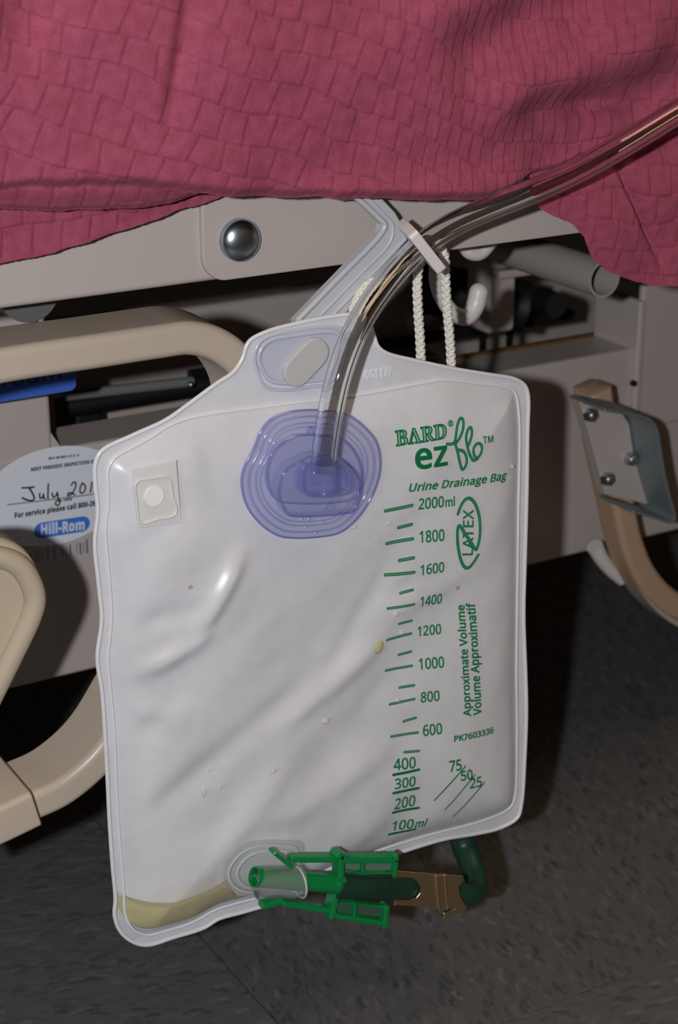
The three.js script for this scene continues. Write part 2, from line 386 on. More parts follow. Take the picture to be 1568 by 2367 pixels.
  for (let i = 0; i < fp.count; i++) fu.setXY(i, (fp.getX(i) - sA.x) / W3, (fp.getY(i) - sB.y) / H3);
  move(fg, 0, 0, zs + 0.0003); part('sign_print', fg, std('#ffffff', 0.4, { map: texture(c3) }), plate);
}
// folded side rails
{
  const z = -0.045, D = 0.04;
  const path = flat([[-260, 908], [-120, 872], [0, 846], [250, 808], [370, 790], [440, 782], [500, 796], [556, 838], [590, 905], [592, 1000], [560, 1120], [480, 1310], [390, 1490], [318, 1625], [240, 1748], [152, 1826], [74, 1864]], z + D / 2 - 0.003).map((p) => V(p.x, p.y, z));
  const loop = part('handle_loop', sweepBar(path, 0.0165, D, 0.0042, 260), M.loop, bed, 'beige curved side rail handle');
  const e = flat([[78, 1862], [20, 1890], [-140, 1962]], z + D / 2 - 0.002).map((p) => V(p.x, p.y, z));
  part('rail_socket', sweepBar(e, 0.0208, D + 0.006, 0.003, 40), M.loop, loop);
  // padded control panel of the rail, with its sunken field
  const zp = -0.05;
  const outer = xy([[-260, 1290], [-60, 1256], [20, 1258], [70, 1282], [104, 1330], [117, 1390], [108, 1440], [60, 1545], [0, 1668], [-90, 1850], [-260, 1900]], zp);
  M.pad.bumpMap = fine; M.pad.bumpScale = 0.0003;
  const g = slab(smoothShape(outer), zp - 0.007, 0.02, 0.004, 5);
  const uv = g.attributes.uv; for (let i = 0; i < uv.count; i++) uv.setXY(i, uv.getX(i) / 0.06, uv.getY(i) / 0.06);
  const panel = part('control_panel', g, M.pad, bed, 'beige moulded side rail panel');
  const rimG = new THREE.TubeGeometry(curveOf(flat([[-260, 1330], [-60, 1297], [16, 1299], [55, 1318], [82, 1358], [91, 1395], [83, 1432], [36, 1532], [-24, 1652], [-110, 1826], [-260, 1868]], zp), true), 200, 0.0056, 20, true);
  const ru = rimG.attributes.uv; for (let i = 0; i < ru.count; i++) ru.setXY(i, ru.getX(i) * 16, ru.getY(i) * 0.6);
  rimG.translate(0, 0, -0.0062); part('padded_rim', rimG, M.pad, panel);
  // the foot-end rail: tan curved arm below the steel bracket
  const zq = -0.2;
  const arm = flat([[1395, 905], [1408, 985], [1425, 1070], [1448, 1170], [1466, 1255], [1500, 1335], [1560, 1398], [1700, 1450]], zq + 0.012).map((q) => V(q.x, q.y, zq));
  const a2 = part('rail_arm', sweepBar(arm, 0.0185, 0.024, 0.0045, 140), std('#bd9d82', 0.5), bed, 'tan curved side rail arm');
  const lip = flat([[1374, 905], [1386, 985], [1402, 1075], [1422, 1175], [1442, 1268], [1480, 1358], [1545, 1428], [1690, 1490]], zq + 0.006).map((q) => V(q.x, q.y, zq - 0.002));
  part('arm_lip', sweepBar(lip, 0.0042, 0.022, 0.0015, 120), M.loop, a2);
  // steel U band round the painted bolt plate
  const zb = -0.178;
  const face = xy([[1338, 922], [1388, 936], [1436, 950], [1456, 982], [1466, 1050], [1488, 1130], [1498, 1166], [1474, 1160], [1400, 1142], [1386, 1090], [1362, 1000]], zb);
  const fsh = new THREE.Shape(face);
  const fpl = part('bolt_plate', slab(fsh, zb, 0.01, 0.0006), M.paint, bed);
  const band = flat([[1336, 922], [1385, 930], [1425, 938], [1447, 950], [1459, 972], [1464, 1000], [1474, 1060], [1488, 1120], [1500, 1165], [1498, 1176], [1488, 1178], [1450, 1166], [1402, 1153]], zb).map((q) => V(q.x, q.y, zb + 0.01));
  part('steel_band', sweepBar(band, 0.0022, 0.036, 0.0006, 160), M.steel, bed, 'grey steel U band round the bolts');
  for (const [x, y] of [[1369, 960], [1461, 1062], [1408, 1108]]) {
    const q = at(x, y, zb + 0.003), hg = new THREE.CylinderGeometry(0.0047, 0.0051, 0.005, 6); hg.rotateX(Math.PI / 2); hg.rotateZ(0.3); move(hg, q.x, q.y, zb + 0.002);
    const b = part('hex_bolt', hg, M.zinc, fpl, 'zinc hex bolt'); const dg = new THREE.SphereGeometry(0.0028, 16, 10); dg.scale(1, 1, 0.45); move(dg, q.x, q.y, zb + 0.0046); part('bolt_tip', dg, M.zinc, b);
  }
  const lv = flat([[1375, 1262], [1392, 1292], [1412, 1318], [1438, 1342]], -0.215);
  part('release_lever', pipe(curveOf(lv), 40, (t) => 0.0062 - 0.0022 * t, 0, 20), M.whitePlastic, bed);
}

// ------------------------------------------------------------------ mattress and blanket
single('mattress', 'dark mattress covered by the pink blanket', 'mattress', box(-1.0, 1.1, 0.545, 0.672, -0.92, -0.07, 0.03), std('#3d4450', 0.7));
{
  const [c, g] = canvas(512, 512), img = g.createImageData(512, 512);
  for (let y = 0; y < 512; y++) for (let x = 0; x < 512; x++) {
    const w = 0.5 + 0.25 * Math.sin((x + 0.5 * y) * Math.PI * 2 / 8) + 0.25 * Math.sin((y - 0.25 * x) * Math.PI * 2 / 8), v = clamp(0.6 * w + 0.4 * rnd()) * 255, k = (y * 512 + x) * 4;
    img.data[k] = img.data[k + 1] = img.data[k + 2] = v; img.data[k + 3] = 255;
  }
  g.putImageData(img, 0, 0);
  const weave = texture(c, false);
  const [c2, g2] = canvas(512, 512), im2 = g2.createImageData(512, 512);
  for (let y = 0; y < 512; y++) for (let x = 0; x < 512; x++) {
    const n = 0.5 * noise2(x / 90, y / 90) + 0.3 * noise2(x / 22 + 40, y / 22) + 0.5 * (rnd() - 0.5), k = (y * 512 + x) * 4;
    im2.data[k] = 172 + 16 * n; im2.data[k + 1] = 88 + 12 * n; im2.data[k + 2] = 111 + 14 * n; im2.data[k + 3] = 255;
  }
  g2.putImageData(im2, 0, 0);
  const dye = texture(c2);
  const cloth = new THREE.MeshPhysicalMaterial({ color: new THREE.Color('#f2e6ea'), map: dye, roughness: 0.92, bumpMap: weave, bumpScale: 0.00035, sheen: 0.55, sheenColor: new THREE.Color(0.5, 0.32, 0.42), sheenRoughness: 0.5, side: THREE.DoubleSide, specularIntensity: 0.2 });
  // the woven squares: shallow grooves along two slanting families of lines
  const cell = (x, y, turn, w = 0.0146) => {
    const wx = x + 0.0035 * noise2(x * 14, y * 14), wy = y + 0.0035 * noise2(x * 14 + 50, y * 14);
    const ca = Math.cos(turn), sa = Math.sin(turn); let u = (wx * ca + wy * sa) / w, v = (-wx * sa + wy * ca) / (w * 0.97);
    const row = Math.floor(v); u += 0.37 * row;
    const fu = u - Math.floor(u), fv = v - Math.floor(v), lu = Math.min(fu, 1 - fu), lv = Math.min(fv, 1 - fv);
    // a sharp valley along two sides of every square, a faint rise across it
    return -0.00068 * Math.max(0, 1 - lu / 0.085) ** 1.5 - 0.00056 * Math.max(0, 1 - lv / 0.08) ** 1.5 + 0.0007 * (fu - 0.5) * smooth(0, 0.1, lu) - 0.0003 * (fv - 0.5) * smooth(0, 0.1, lv);
  };
  function drape(hemPx, z, topY, nx, ny, x0, x1, zOf, turn, backFlap) {
    const hem = flat(hemPx, z).sort((a, b) => a.x - b.x);
    const hemY = (x) => { let i = 1; while (i < hem.length - 1 && hem[i].x < x) i++; const a = hem[i - 1], b = hem[i], t = clamp((x - a.x) / (b.x - a.x)); return a.y + (b.y - a.y) * t; };
    const pos = [], uv = [], idx = []; let rows = 0;
    const put = (x, y, zz, s) => { pos.push(x, y, zz); uv.push(x / 0.055, s / 0.055); };
    const tys = []; for (let j = 0; j <= ny; j++) tys.push(j / ny);
    for (const t of tys) {
      for (let i = 0; i <= nx; i++) {
        const x = x0 + (x1 - x0) * i / nx, yh = hemY(x) + 0.0007 * noise2(x * 45, 3) + 0.00022 * noise2(x * 330, 9), y = yh + (topY - yh) * t;
        put(x, y, zOf(x, y, y - yh) + cell(x, y, turn(x, y)) * smooth(0, 0.004, y - yh), y);
      }
      rows++;
    }
    if (backFlap) for (let j = 1; j <= 40; j++) {
      const a = Math.min(1, j / 14) * Math.PI / 2, r = 0.022, run = Math.max(0, j - 14) / 26 * 0.5;
      for (let i = 0; i <= nx; i++) {
        const x = x0 + (x1 - x0) * i / nx, zt = zOf(x, topY, 0.2) + cell(x, topY, turn(x, topY)) ;
        put(x, topY + r * Math.sin(a), zt - r * (1 - Math.cos(a)) - run, topY + r * a + run);
      }
      rows++;
    }
    for (let j = 0; j < rows - 1; j++) for (let i = 0; i < nx; i++) { const a = j * (nx + 1) + i, b = a + 1, d = a + nx + 1, e = d + 1; idx.push(a, b, d, b, e, d); }
    const g = new THREE.BufferGeometry();
    g.setAttribute('position', new THREE.Float32BufferAttribute(pos, 3)); g.setAttribute('uv', new THREE.Float32BufferAttribute(uv, 2)); g.setIndex(idx); g.computeVertexNormals();
    return g;
  }
  const blanket = thing('blanket', 'dusky pink woven blanket hanging over the side of the bed', 'blanket');
  // a long fold between two measured points of the hanging cloth
  const fold = (a, b, width, depth) => { const p = at(...a, 0.01), q = at(...b, 0.01), l = Math.hypot(q.x - p.x, q.y - p.y), dx = (q.x - p.x) / l, dy = (q.y - p.y) / l;
    return (x, y) => { const s = (x - p.x) * dx + (y - p.y) * dy, d = -(x - p.x) * dy + (y - p.y) * dx; return depth * gauss(d, width) * smooth(-0.02, 0.015, s) * smooth(l + 0.03, l - 0.01, s); }; };
  const folds = [fold([420, -40], [385, 190], 0.0045, -0.0045), fold([60, -20], [40, 60], 0.012, -0.005), fold([930, 60], [1300, -160], 0.018, 0.009), fold([1000, 120], [1420, -40], 0.016, -0.007), fold([1130, 230], [1500, 100], 0.016, 0.008), fold([1200, 260], [1560, 190], 0.009, -0.006), fold([1350, 240], [1480, 250], 0.005, -0.004), fold([700, 470], [1150, 430], 0.01, 0.004), fold([100, 380], [500, 420], 0.02, 0.004)];
  const zMain = (x, y, up) => 0.012 - 0.008 * smooth(0.05, 0.13, x) + 0.012 * smooth(0, 0.07, up) - 0.075 * smooth(0.04, 0.3, up) ** 1.5 - 0.007 * (1 - smooth(0, 0.007, up)) ** 2 + folds.reduce((s, f) => s + f(x, y), 0) + 0.003 * noise2(x * 7, y * 7) + 0.0014 * noise2(x * 22 + 9, y * 18);
  const turnMain = (x) => -0.33 + 0.25 * smooth(0.0, 0.16, x);
  part('drape', drape([[-400, 520], [-150, 478], [0, 452], [80, 437], [200, 433], [400, 440], [500, 454], [650, 461], [800, 461], [1000, 464], [1110, 464], [1200, 442], [1320, 400], [1450, 352], [1568, 306], [1800, 220]], 0.012, 0.66, 1000, 330, -0.33, 0.42, zMain, turnMain, true), cloth, blanket);
  const zMid = (x, y, up) => -0.002 + 0.008 * smooth(0, 0.012, up) - 0.004 * (1 - smooth(0, 0.003, up)) + 0.0015 * noise2(x * 20, y * 20);
  part('hem_fold', drape([[-400, 520], [-150, 500], [0, 491], [150, 491], [300, 490], [400, 474], [470, 455], [600, 430], [700, 400]], 0.0, 0.54, 420, 80, -0.3, 0.02, zMid, () => -0.05, false), cloth, blanket);
  const zLow = (x, y, up) => -0.02 + 0.006 * smooth(0, 0.05, up) + 0.0012 * noise2(x * 25, y * 25);
  part('under_layer', drape([[-400, 690], [-150, 642], [0, 611], [130, 582], [230, 552], [300, 528], [420, 486], [520, 454], [700, 400]], -0.02, 0.54, 420, 150, -0.3, 0.02, zLow, () => 0.02, false), cloth, blanket);
  // the corner that hangs down on the right
  const crease = fold([1462, 385], [1545, 570], 0.0028, -0.006), crease2 = fold([1440, 390], [1600, 330], 0.004, -0.004);
  const zCor = (x, y, up) => -0.002 + 0.002 * smooth(0, 0.02, up) + crease(x, y) + crease2(x, y) + 0.0015 * noise2(x * 14, y * 14 + 5);
  part('corner', drape([[1120, 380], [1200, 442], [1244, 480], [1290, 503], [1322, 520], [1345, 545], [1356, 575], [1366, 600], [1395, 622], [1440, 642], [1500, 660], [1568, 656], [1700, 640], [1850, 600]], -0.004, 0.57, 420, 230, at(1215, 450, -0.004).x, 0.42, zCor, () => -0.1, false), cloth, blanket);
}

// ------------------------------------------------------------------ the drainage bag
const OUT = [[217, 1068], [231, 1040], [300, 1005], [380, 968], [440, 926], [500, 882], [538, 856], [558, 826], [573, 787], [610, 765], [680, 745], [760, 729], [815, 724], [850, 735], [862, 765], [873, 796], [892, 812], [960, 830], [1060, 851], [1140, 864], [1190, 873], [1214, 888], [1222, 912], [1221, 1000], [1219, 1150], [1215, 1300], [1212, 1420], [1216, 1550], [1218, 1640], [1214, 1750], [1206, 1860], [1197, 1890], [1160, 1913], [1100, 1928], [1030, 1940], [930, 1970], [820, 2010], [720, 2055], [640, 2086], [560, 2110], [503, 2126], [470, 2146], [400, 2168], [337, 2186], [300, 2176], [273, 2150], [262, 2115], [264, 2080], [257, 2000], [250, 1900], [245, 1800], [239, 1700], [232, 1600], [221, 1520], [231, 1430], [224, 1350], [215, 1250], [222, 1180], [216, 1110]];
const CHAMBER = [[246, 1085], [262, 1056], [330, 1018], [400, 975], [480, 955], [560, 944], [700, 926], [840, 908], [960, 886], [1020, 876], [1110, 885], [1180, 897], [1193, 925], [1193, 1300], [1190, 1600], [1184, 1850], [1165, 1872], [1100, 1898], [960, 1935], [820, 1982], [700, 2030], [600, 2070], [500, 2098], [440, 2130], [385, 2147], [335, 2158], [302, 2142], [286, 2108], [283, 2050], [270, 1900], [258, 1650], [246, 1520], [254, 1430], [246, 1300], [240, 1220], [247, 1160]];
const outline = curveOf(flat(OUT, 0), true).getPoints(760).slice(0, -1);
const chamber = curveOf(flat(CHAMBER, 0), true).getPoints(260).slice(0, -1);
function inside(x, y) {                                              // distance inward from the welded edge of the chamber
  let d = 1e9, inn = false;
  for (let i = 0, j = chamber.length - 1; i < chamber.length; j = i++) {
    const a = chamber[j], b = chamber[i], vx = b.x - a.x, vy = b.y - a.y, t = clamp(((x - a.x) * vx + (y - a.y) * vy) / (vx * vx + vy * vy));
    const q = (x - a.x - vx * t) ** 2 + (y - a.y - vy * t) ** 2; if (q < d) d = q;
    if ((b.y > y) !== (a.y > y) && x < (a.x - b.x) * (y - b.y) / (a.y - b.y) + b.x) inn = !inn;
  }
  return (inn ? 1 : -1) * Math.sqrt(d);
}
const creaseOf = (a, b, width, height) => { const p = at(...a, 0.012), q = at(...b, 0.012), l = Math.hypot(q.x - p.x, q.y - p.y), dx = (q.x - p.x) / l, dy = (q.y - p.y) / l;
  return (x, y) => { const s = (x - p.x) * dx + (y - p.y) * dy, d = -(x - p.x) * dy + (y - p.y) * dx; return Math.abs(d) > 4 * width ? 0 : height * gauss(d, width) * smooth(-2 * width, 3 * width, s) * smooth(l + 2 * width, l - 3 * width, s); }; };
const creases = [creaseOf([560, 1270], [455, 1460], 0.005, 0.0034), creaseOf([470, 1480], [290, 1580], 0.0055, 0.0026), creaseOf([420, 1660], [280, 1650], 0.006, 0.0022), creaseOf([700, 1580], [330, 1900], 0.008, -0.0026), creaseOf([860, 1490], [640, 1680], 0.006, 0.0024), creaseOf([900, 1300], [760, 1560], 0.007, -0.0018), creaseOf([980, 1330], [880, 1380], 0.005, -0.0014), creaseOf([380, 1200], [640, 1130], 0.012, -0.002), creaseOf([430, 960], [470, 1160], 0.007, 0.0018), creaseOf([690, 1700], [480, 2000], 0.009, 0.002), creaseOf([900, 1720], [560, 1950], 0.008, 0.0018), creaseOf([250, 1480], [480, 1400], 0.006, -0.0016), creaseOf([270, 1760], [400, 1640], 0.007, -0.0016), creaseOf([480, 2050], [640, 1960], 0.008, -0.002), creaseOf([305, 1570], [275, 1592], 0.0045, 0.0024), creaseOf([300, 1640], [270, 1655], 0.004, 0.0022), creaseOf([415, 1510], [375, 1545], 0.005, 0.0024), creaseOf([480, 1462], [450, 1490], 0.004, 0.002), creaseOf([330, 1390], [270, 1420], 0.006, 0.002), creaseOf([1040, 900], [930, 940], 0.009, 0.002), creaseOf([1090, 1320], [900, 1420], 0.006, 0.0016)];
const calm = (px, py, r) => { const p = at(px, py, 0.012); return (x, y) => smooth(r * 0.75, r * 1.3, Math.hypot(x - p.x, y - p.y)); };
const calms = [calm(715, 1100, 0.045), calm(610, 2020, 0.03)];
function front(x, y) {
  const d = inside(x, y); if (d <= 0) return 0.0006;
  const e = 1 - Math.exp(-d / 0.014), low = smooth(0.26, 0.14, y);
  let h = (0.0125 + 0.004 * low) * e;
  let w = 0; for (const f of creases) w += f(x, y);
  const a = 0.75, u = x * Math.cos(a) + y * Math.sin(a), v = -x * Math.sin(a) + y * Math.cos(a);
  w += 0.0017 * noise2(u * 8, v * 20) + 0.0002 * noise2(u * 22 + 5, v * 50 + 9) + 0.0012 * noise2(x * 11 + 3, y * 11);
  const k = calms.reduce((s, f) => s * f(x, y), 1);
  return 0.0006 + h + w * smooth(0.002, 0.02, d) * (0.15 + 0.85 * k) * (0.45 + 0.55 * smooth(0.075, 0.0, x));
}
const bag = thing('drainage_bag', 'translucent white plastic urine drainage bag with green volume scale and lettering', 'drainage bag');
const TX0 = -0.15, TY0 = 0.1, TW = 0.29, TH = 0.3625, TPX = 1638, TPY = 2048;
const wetLine = [[262, 2085], [290, 2087], [318, 2095], [360, 2093], [400, 2085], [450, 2066], [492, 2050], [520, 2030], [540, 2060], [560, 2082], [640, 2078], [640, 2100], [500, 2140], [330, 2200], [250, 2160]];
{
  const [c, g] = canvas(TPX, TPY), [ct, gt] = canvas(TPX / 2, TPY / 2);
  const T = (px, py) => { const p = at(px, py, 0.0125); return [(p.x - TX0) / TW * TPX, (1 - (p.y - TY0) / TH) * TPY]; };
  g.fillStyle = '#eff0f4'; g.fillRect(0, 0, TPX, TPY);
  // cloudy film: faint scuffs, dried splashes
  const img = g.getImageData(0, 0, TPX, TPY);
  for (let y = 0; y < TPY; y++) for (let x = 0; x < TPX; x++) {
    const n = 3.5 * noise2(x / 260, y / 200) + 2 * noise2(x / 60 + 9, y / 60), k = (y * TPX + x) * 4;
    img.data[k] += n; img.data[k + 1] += n; img.data[k + 2] += n;
  }
  g.putImageData(img, 0, 0);
  const DARK = '#1a8350', LIGHT = '#4aa577';
  const ink = (s, o, e, t, { font = '100px sans-serif', cap = 0.714, stroke = 7, fill = LIGHT, line = DARK, skew = 0 } = {}) => {
    const a = T(...o), b = T(...e), u = T(...t);
    g.save(); g.transform((b[0] - a[0]) / 1000, (b[1] - a[1]) / 1000, (a[0] - u[0]) / 100, (a[1] - u[1]) / 100, a[0], a[1]);
    g.font = font; const w = g.measureText(s).width; g.scale(1000 / w, 1 / cap);
    if (skew) g.transform(1, 0, -skew, 1, 0, 0);
    if (fill) { g.fillStyle = fill; g.fillText(s, 0, 0); }
    if (stroke) { g.lineWidth = stroke; g.strokeStyle = line; g.lineJoin = 'round'; g.strokeText(s, 0, 0); }
    g.restore();
  };
  const rule = (a, b, w = 8, hollow = true) => {
    const p = T(...a), q = T(...b); g.lineCap = 'round';
    g.strokeStyle = DARK; g.lineWidth = w; g.beginPath(); g.moveTo(...p); g.lineTo(...q); g.stroke();
    if (hollow) { g.strokeStyle = '#7fb597'; g.lineWidth = w * 0.36; g.beginPath(); g.moveTo(...p); g.lineTo(...q); g.stroke(); }
  };
  const script = (list, w) => {
    const draw = (lw, col) => { g.strokeStyle = col; g.lineWidth = lw; g.lineCap = g.lineJoin = 'round'; g.beginPath(); const q = list.map(([x, y]) => T(880 + x / 4.126, 920 + y / 4.126)); g.moveTo(...q[0]); for (let i = 1; i < q.length - 1; i++) g.quadraticCurveTo(...q[i], (q[i][0] + q[i + 1][0]) / 2, (q[i][1] + q[i + 1][1]) / 2); g.lineTo(...q[q.length - 1]); g.stroke(); };
    draw(w, DARK); draw(w * 0.4, LIGHT);
  };
  ink('B\u039bRD', [920, 1033], [1037, 1013], [921, 1001], { font: 'bold 100px serif', stroke: 7, fill: '#a9c9b8' });
  ink('\u00ae', [1041, 989], [1055, 987], [1041, 976], { stroke: 5, fill: DARK });
  ink('ez', [957, 1084], [1036, 1073], [957, 1041], { cap: 0.545, stroke: 5, fill: '#17834a' });
  script([[640, 440], [680, 445], [715, 430], [728, 380], [755, 270], [790, 205], [822, 215], [815, 290], [780, 370], [735, 425]], 9);
  script([[715, 430], [735, 500], [755, 600], [778, 695], [815, 660], [832, 600], [815, 530], [790, 505], [745, 498]], 9);
  script([[850, 455], [885, 380], [895, 320], [885, 288], [862, 300], [835, 350], [828, 400], [840, 490], [860, 550], [888, 602], [915, 598], [940, 580]], 9);
  script([[940, 440], [905, 460], [893, 520], [910, 575], [945, 575], [975, 530], [985, 470], [960, 438], [935, 442]], 9);
  ink('TM', [1121, 1027], [1148, 1024], [1121, 1012], { stroke: 4, fill: DARK });
  ink('Urine Drainage Bag', [941, 1136], [1181, 1113], [943, 1118], { stroke: 6, fill: '#6fae8c', skew: 0.12 });
  const num = (s, o, e, t, x = {}) => ink(s, o, e, t, { stroke: 4, fill: '#3f9a6c', ...x });
  num('2000', [967, 1178], [1028, 1172], [967, 1153]); num('ml', [1029, 1172], [1054, 1169], [1029, 1152], { stroke: 5 });
  num('1800', [969, 1255], [1028, 1249], [969, 1229]); num('1600', [969, 1329], [1027, 1321], [969, 1306]);
  num('1400', [967, 1401], [1023, 1394], [967, 1378]); num('1200', [964, 1471], [1022, 1465], [964, 1449]);
  num('1000', [965, 1546], [1025, 1540], [965, 1522]); num('800', [968, 1621], [1013, 1616], [968, 1598]);
  num('600', [971, 1697], [1017, 1691], [971, 1673]); num('400', [902, 1774], [954, 1768], [902, 1749]);
  num('300', [903, 1817], [955, 1811], [903, 1794]); num('200', [905, 1867], [957, 1859], [905, 1841]);
  num('100', [906, 1923], [959, 1917], [906, 1899]); num('ml', [960, 1917], [987, 1913], [961, 1896], { stroke: 5, skew: 0.15 });
  num('75', [1031, 1778], [1061, 1773], [1030, 1754], { stroke: 5 }); num('50', [1057, 1799], [1087, 1795], [1056, 1777], { stroke: 5 }); num('25', [1081, 1819], [1110, 1813], [1080, 1796], { stroke: 5 });
  ink('PK7603336', [1042, 1710], [1143, 1694], [1042, 1697], { stroke: 7, fill: DARK });
  ink('Approximate Volume', [1084, 1651], [1076, 1399], [1067, 1652], { stroke: 6, fill: '#3f9468' });
  ink('Volume Approximatif', [1110, 1649], [1101, 1397], [1091, 1650], { stroke: 6, fill: '#3f9468' });
  ink('LATEX', [1093, 1287], [1096, 1179], [1069, 1287], { stroke: 3, fill: '#3f9468' });
  script([[740, 1105], [765, 1030], [815, 962], [860, 955], [905, 1000], [940, 1090], [955, 1200], [950, 1330], [928, 1420], [910, 1460], [860, 1370], [800, 1290], [745, 1192], [728, 1290], [735, 1420], [760, 1540], [800, 1620], [845, 1625], [890, 1575], [935, 1500]], 10);
  for (const [a, b] of [[[891, 1181], [952, 1168]], [[895, 1257], [955, 1246]], [[893, 1330], [956, 1322]], [[893, 1404], [953, 1394]], [[892, 1477], [950, 1464]], [[891, 1549], [951, 1538]], [[899, 1626], [954, 1613]], [[899, 1698], [960, 1689]], [[922, 1220], [953, 1213]], [[924, 1296], [956, 1289]], [[924, 1370], [952, 1362]], [[920, 1440], [951, 1434]], [[921, 1513], [950, 1506]], [[922, 1588], [954, 1582]], [[929, 1664], [957, 1656]], [[928, 1733], [961, 1730]]]) rule(a, b, a[1] < 1340 ? 10 : 8);
  for (const [a, b] of [[[901, 1784], [961, 1773]], [[901, 1826], [962, 1817]], [[903, 1874], [965, 1865]], [[904, 1933], [965, 1921]]]) rule(a, b, 9, false);
  for (const [a, b] of [[[1068, 1765], [999, 1846]], [[1091, 1786], [1026, 1869]], [[1115, 1804], [1051, 1889]]]) rule(a, b, 5, false);
  // a dried brown speck or two
  for (const [x, y] of [[245, 1470], [244, 1328], [440, 1357], [407, 1122], [1060, 1360]]) { g.fillStyle = '#b09a66'; g.globalAlpha = 0.55; g.beginPath(); g.arc(...T(x, y), 7, 0, 7); g.fill(); g.globalAlpha = 1; }
  // how clear the film is: cloudy when dry, clearer where it is wet, opaque under the ink
  gt.fillStyle = 'rgb(92,92,92)'; gt.fillRect(0, 0, TPX / 2, TPY / 2);
  const half = (p) => T(...p).map((v) => v / 2);
  const blob = (list, v) => { gt.fillStyle = `rgb(${v},${v},${v})`; gt.beginPath(); list.forEach((p, i) => gt[i ? 'lineTo' : 'moveTo'](...half(p))); gt.closePath(); gt.fill(); };
  blob(wetLine, 205);
  blob([[520, 1660], [545, 1655], [560, 1690], [600, 1690], [700, 1640], [760, 1600], [820, 1560], [700, 1720], [640, 1800], [560, 1860], [470, 1920], [330, 1990], [275, 1985], [370, 1900], [450, 1790]], 101);
  for (const [x, y, a, b] of [[1175, 988, 18, 16], [720, 1900, 46, 34]]) { gt.fillStyle = 'rgb(101,101,101)'; gt.beginPath(); const q = half([x, y]); gt.ellipse(q[0], q[1], a, b, 0.4, 0, 7); gt.fill(); }
  const film = new THREE.MeshPhysicalMaterial({ color: new THREE.Color('#ffffff'), map: texture(c), roughness: 0.3, transmission: 1, transmissionMap: texture(ct, false), thickness: 0, ior: 1.45, specularIntensity: 0.9, side: THREE.DoubleSide });
  const backFilm = std('#ebecf0', 0.5, { side: THREE.DoubleSide, transmission: 0.1 });
  const weld = new THREE.MeshPhysicalMaterial({ color: new THREE.Color('#f1f2f7'), roughness: 0.25, transmission: 0.2, thickness: 0 });
  const cen = at(720, 1400, 0), N = 150, n = outline.length;
  const sheet = (zf) => {
    const pos = [cen.x, cen.y, zf(cen.x, cen.y)], uv = [(cen.x - TX0) / TW, (cen.y - TY0) / TH], idx = [];
    for (let i = 1; i <= N; i++) for (let j = 0; j < n; j++) {
      const r = 1 - (1 - i / N) ** 1.15, x = cen.x + (outline[j].x - cen.x) * r, y = cen.y + (outline[j].y - cen.y) * r;
      pos.push(x, y, i === N ? 0 : zf(x, y)); uv.push((x - TX0) / TW, (y - TY0) / TH);
      const k = (i - 1) * n + j + 1, k2 = (i - 1) * n + (j + 1) % n + 1;
      if (i === 1) idx.push(0, k2, k); else idx.push(k - n, k2 - n, k, k2 - n, k2, k);
    }
    const q = new THREE.BufferGeometry(); q.setAttribute('position', new THREE.Float32BufferAttribute(pos, 3)); q.setAttribute('uv', new THREE.Float32BufferAttribute(uv, 2)); q.setIndex(idx); q.computeVertexNormals(); return q;
  };
  const fg = sheet(front);
  if (fg.attributes.normal.getZ(0) < 0) { const ix = fg.index.array; for (let i = 0; i < ix.length; i += 3) { const s = ix[i]; ix[i] = ix[i + 1]; ix[i + 1] = s; } fg.computeVertexNormals(); }
  part('front_film', fg, film, bag, 'cloudy front film with green print');
  part('back_film', sheet((x, y) => { const d = inside(x, y); return d <= 0 ? -0.0004 : -0.0004 - 0.004 * (1 - Math.exp(-d / 0.02)); }), backFilm, bag);
  // welded rim: rolled outer edge and the second weld line inside it
  const along = (list, z, inset, r) => {
    const pts = list.map((p) => { const dx = cen.x - p.x, dy = cen.y - p.y, l = Math.hypot(dx, dy); return V(p.x + dx / l * inset, p.y + dy / l * inset, z); });
    return new THREE.TubeGeometry(new THREE.CatmullRomCurve3(pts.filter((_, i) => i % 4 === 0), true), 700, r, 8, true);
  };
  part('rim', along(outline, 0.0005, 0.0007, 0.0011), weld, bag, 'rolled welded edge');
  part('chamber_seam', along(chamber, 0.0016, 0.0001, 0.0008), weld, bag);
  // hand-hole in the top tab: a rounded moulded frame
  const ring = (list, z, r, tube) => { const cu = curveOf(flat(list, z), true); return new THREE.TubeGeometry(cu, 160, tube, 8, true); };
  const holeM = new THREE.MeshPhysicalMaterial({ color: new THREE.Color('#e8ebf7'), roughness: 0.2, transmission: 0.5, thickness: 0 });
  const hh = [[602, 845], [598, 825], [608, 800], [630, 785], [680, 776], [740, 768], [775, 768], [790, 782], [792, 810], [780, 850], [760, 872], [720, 880], [660, 886], [625, 878]];
  const hr = part('hand_hole_frame', ring(hh, 0.0015, 0, 0.0012), holeM, bag);
  part('hand_hole_web', slab(smoothShape(xy(hh, 0.001)), 0.0014, 0.0006, 0), holeM, hr);
  part('hand_hole_step', ring([[592, 850], [588, 822], [600, 792], [628, 775], [680, 764], [745, 756], [785, 758], [804, 776], [806, 815], [792, 860], [768, 886], [722, 894], [656, 902], [612, 892]], 0.001, 0, 0.0009), holeM, hr);
  // moulded figures on the tab
  const font = await new FontLoader().loadAsync('fonts/droid/droid_sans_regular.typeface.json');
  const fp0 = at(843, 877, 0.001), fp1 = at(906, 868, 0.001);
  const tg = new TextGeometry('6611W', { font, size: 0.0043, depth: 0.0006, curveSegments: 4, bevelEnabled: true, bevelSize: 0.00015, bevelThickness: 0.00015 });
  tg.computeBoundingBox(); tg.scale((fp1.x - fp0.x) / tg.boundingBox.max.x, 1, 1); tg.rotateZ(Math.atan2(fp1.y - fp0.y, fp1.x - fp0.x)); move(tg, fp0.x, fp0.y, 0.0006);
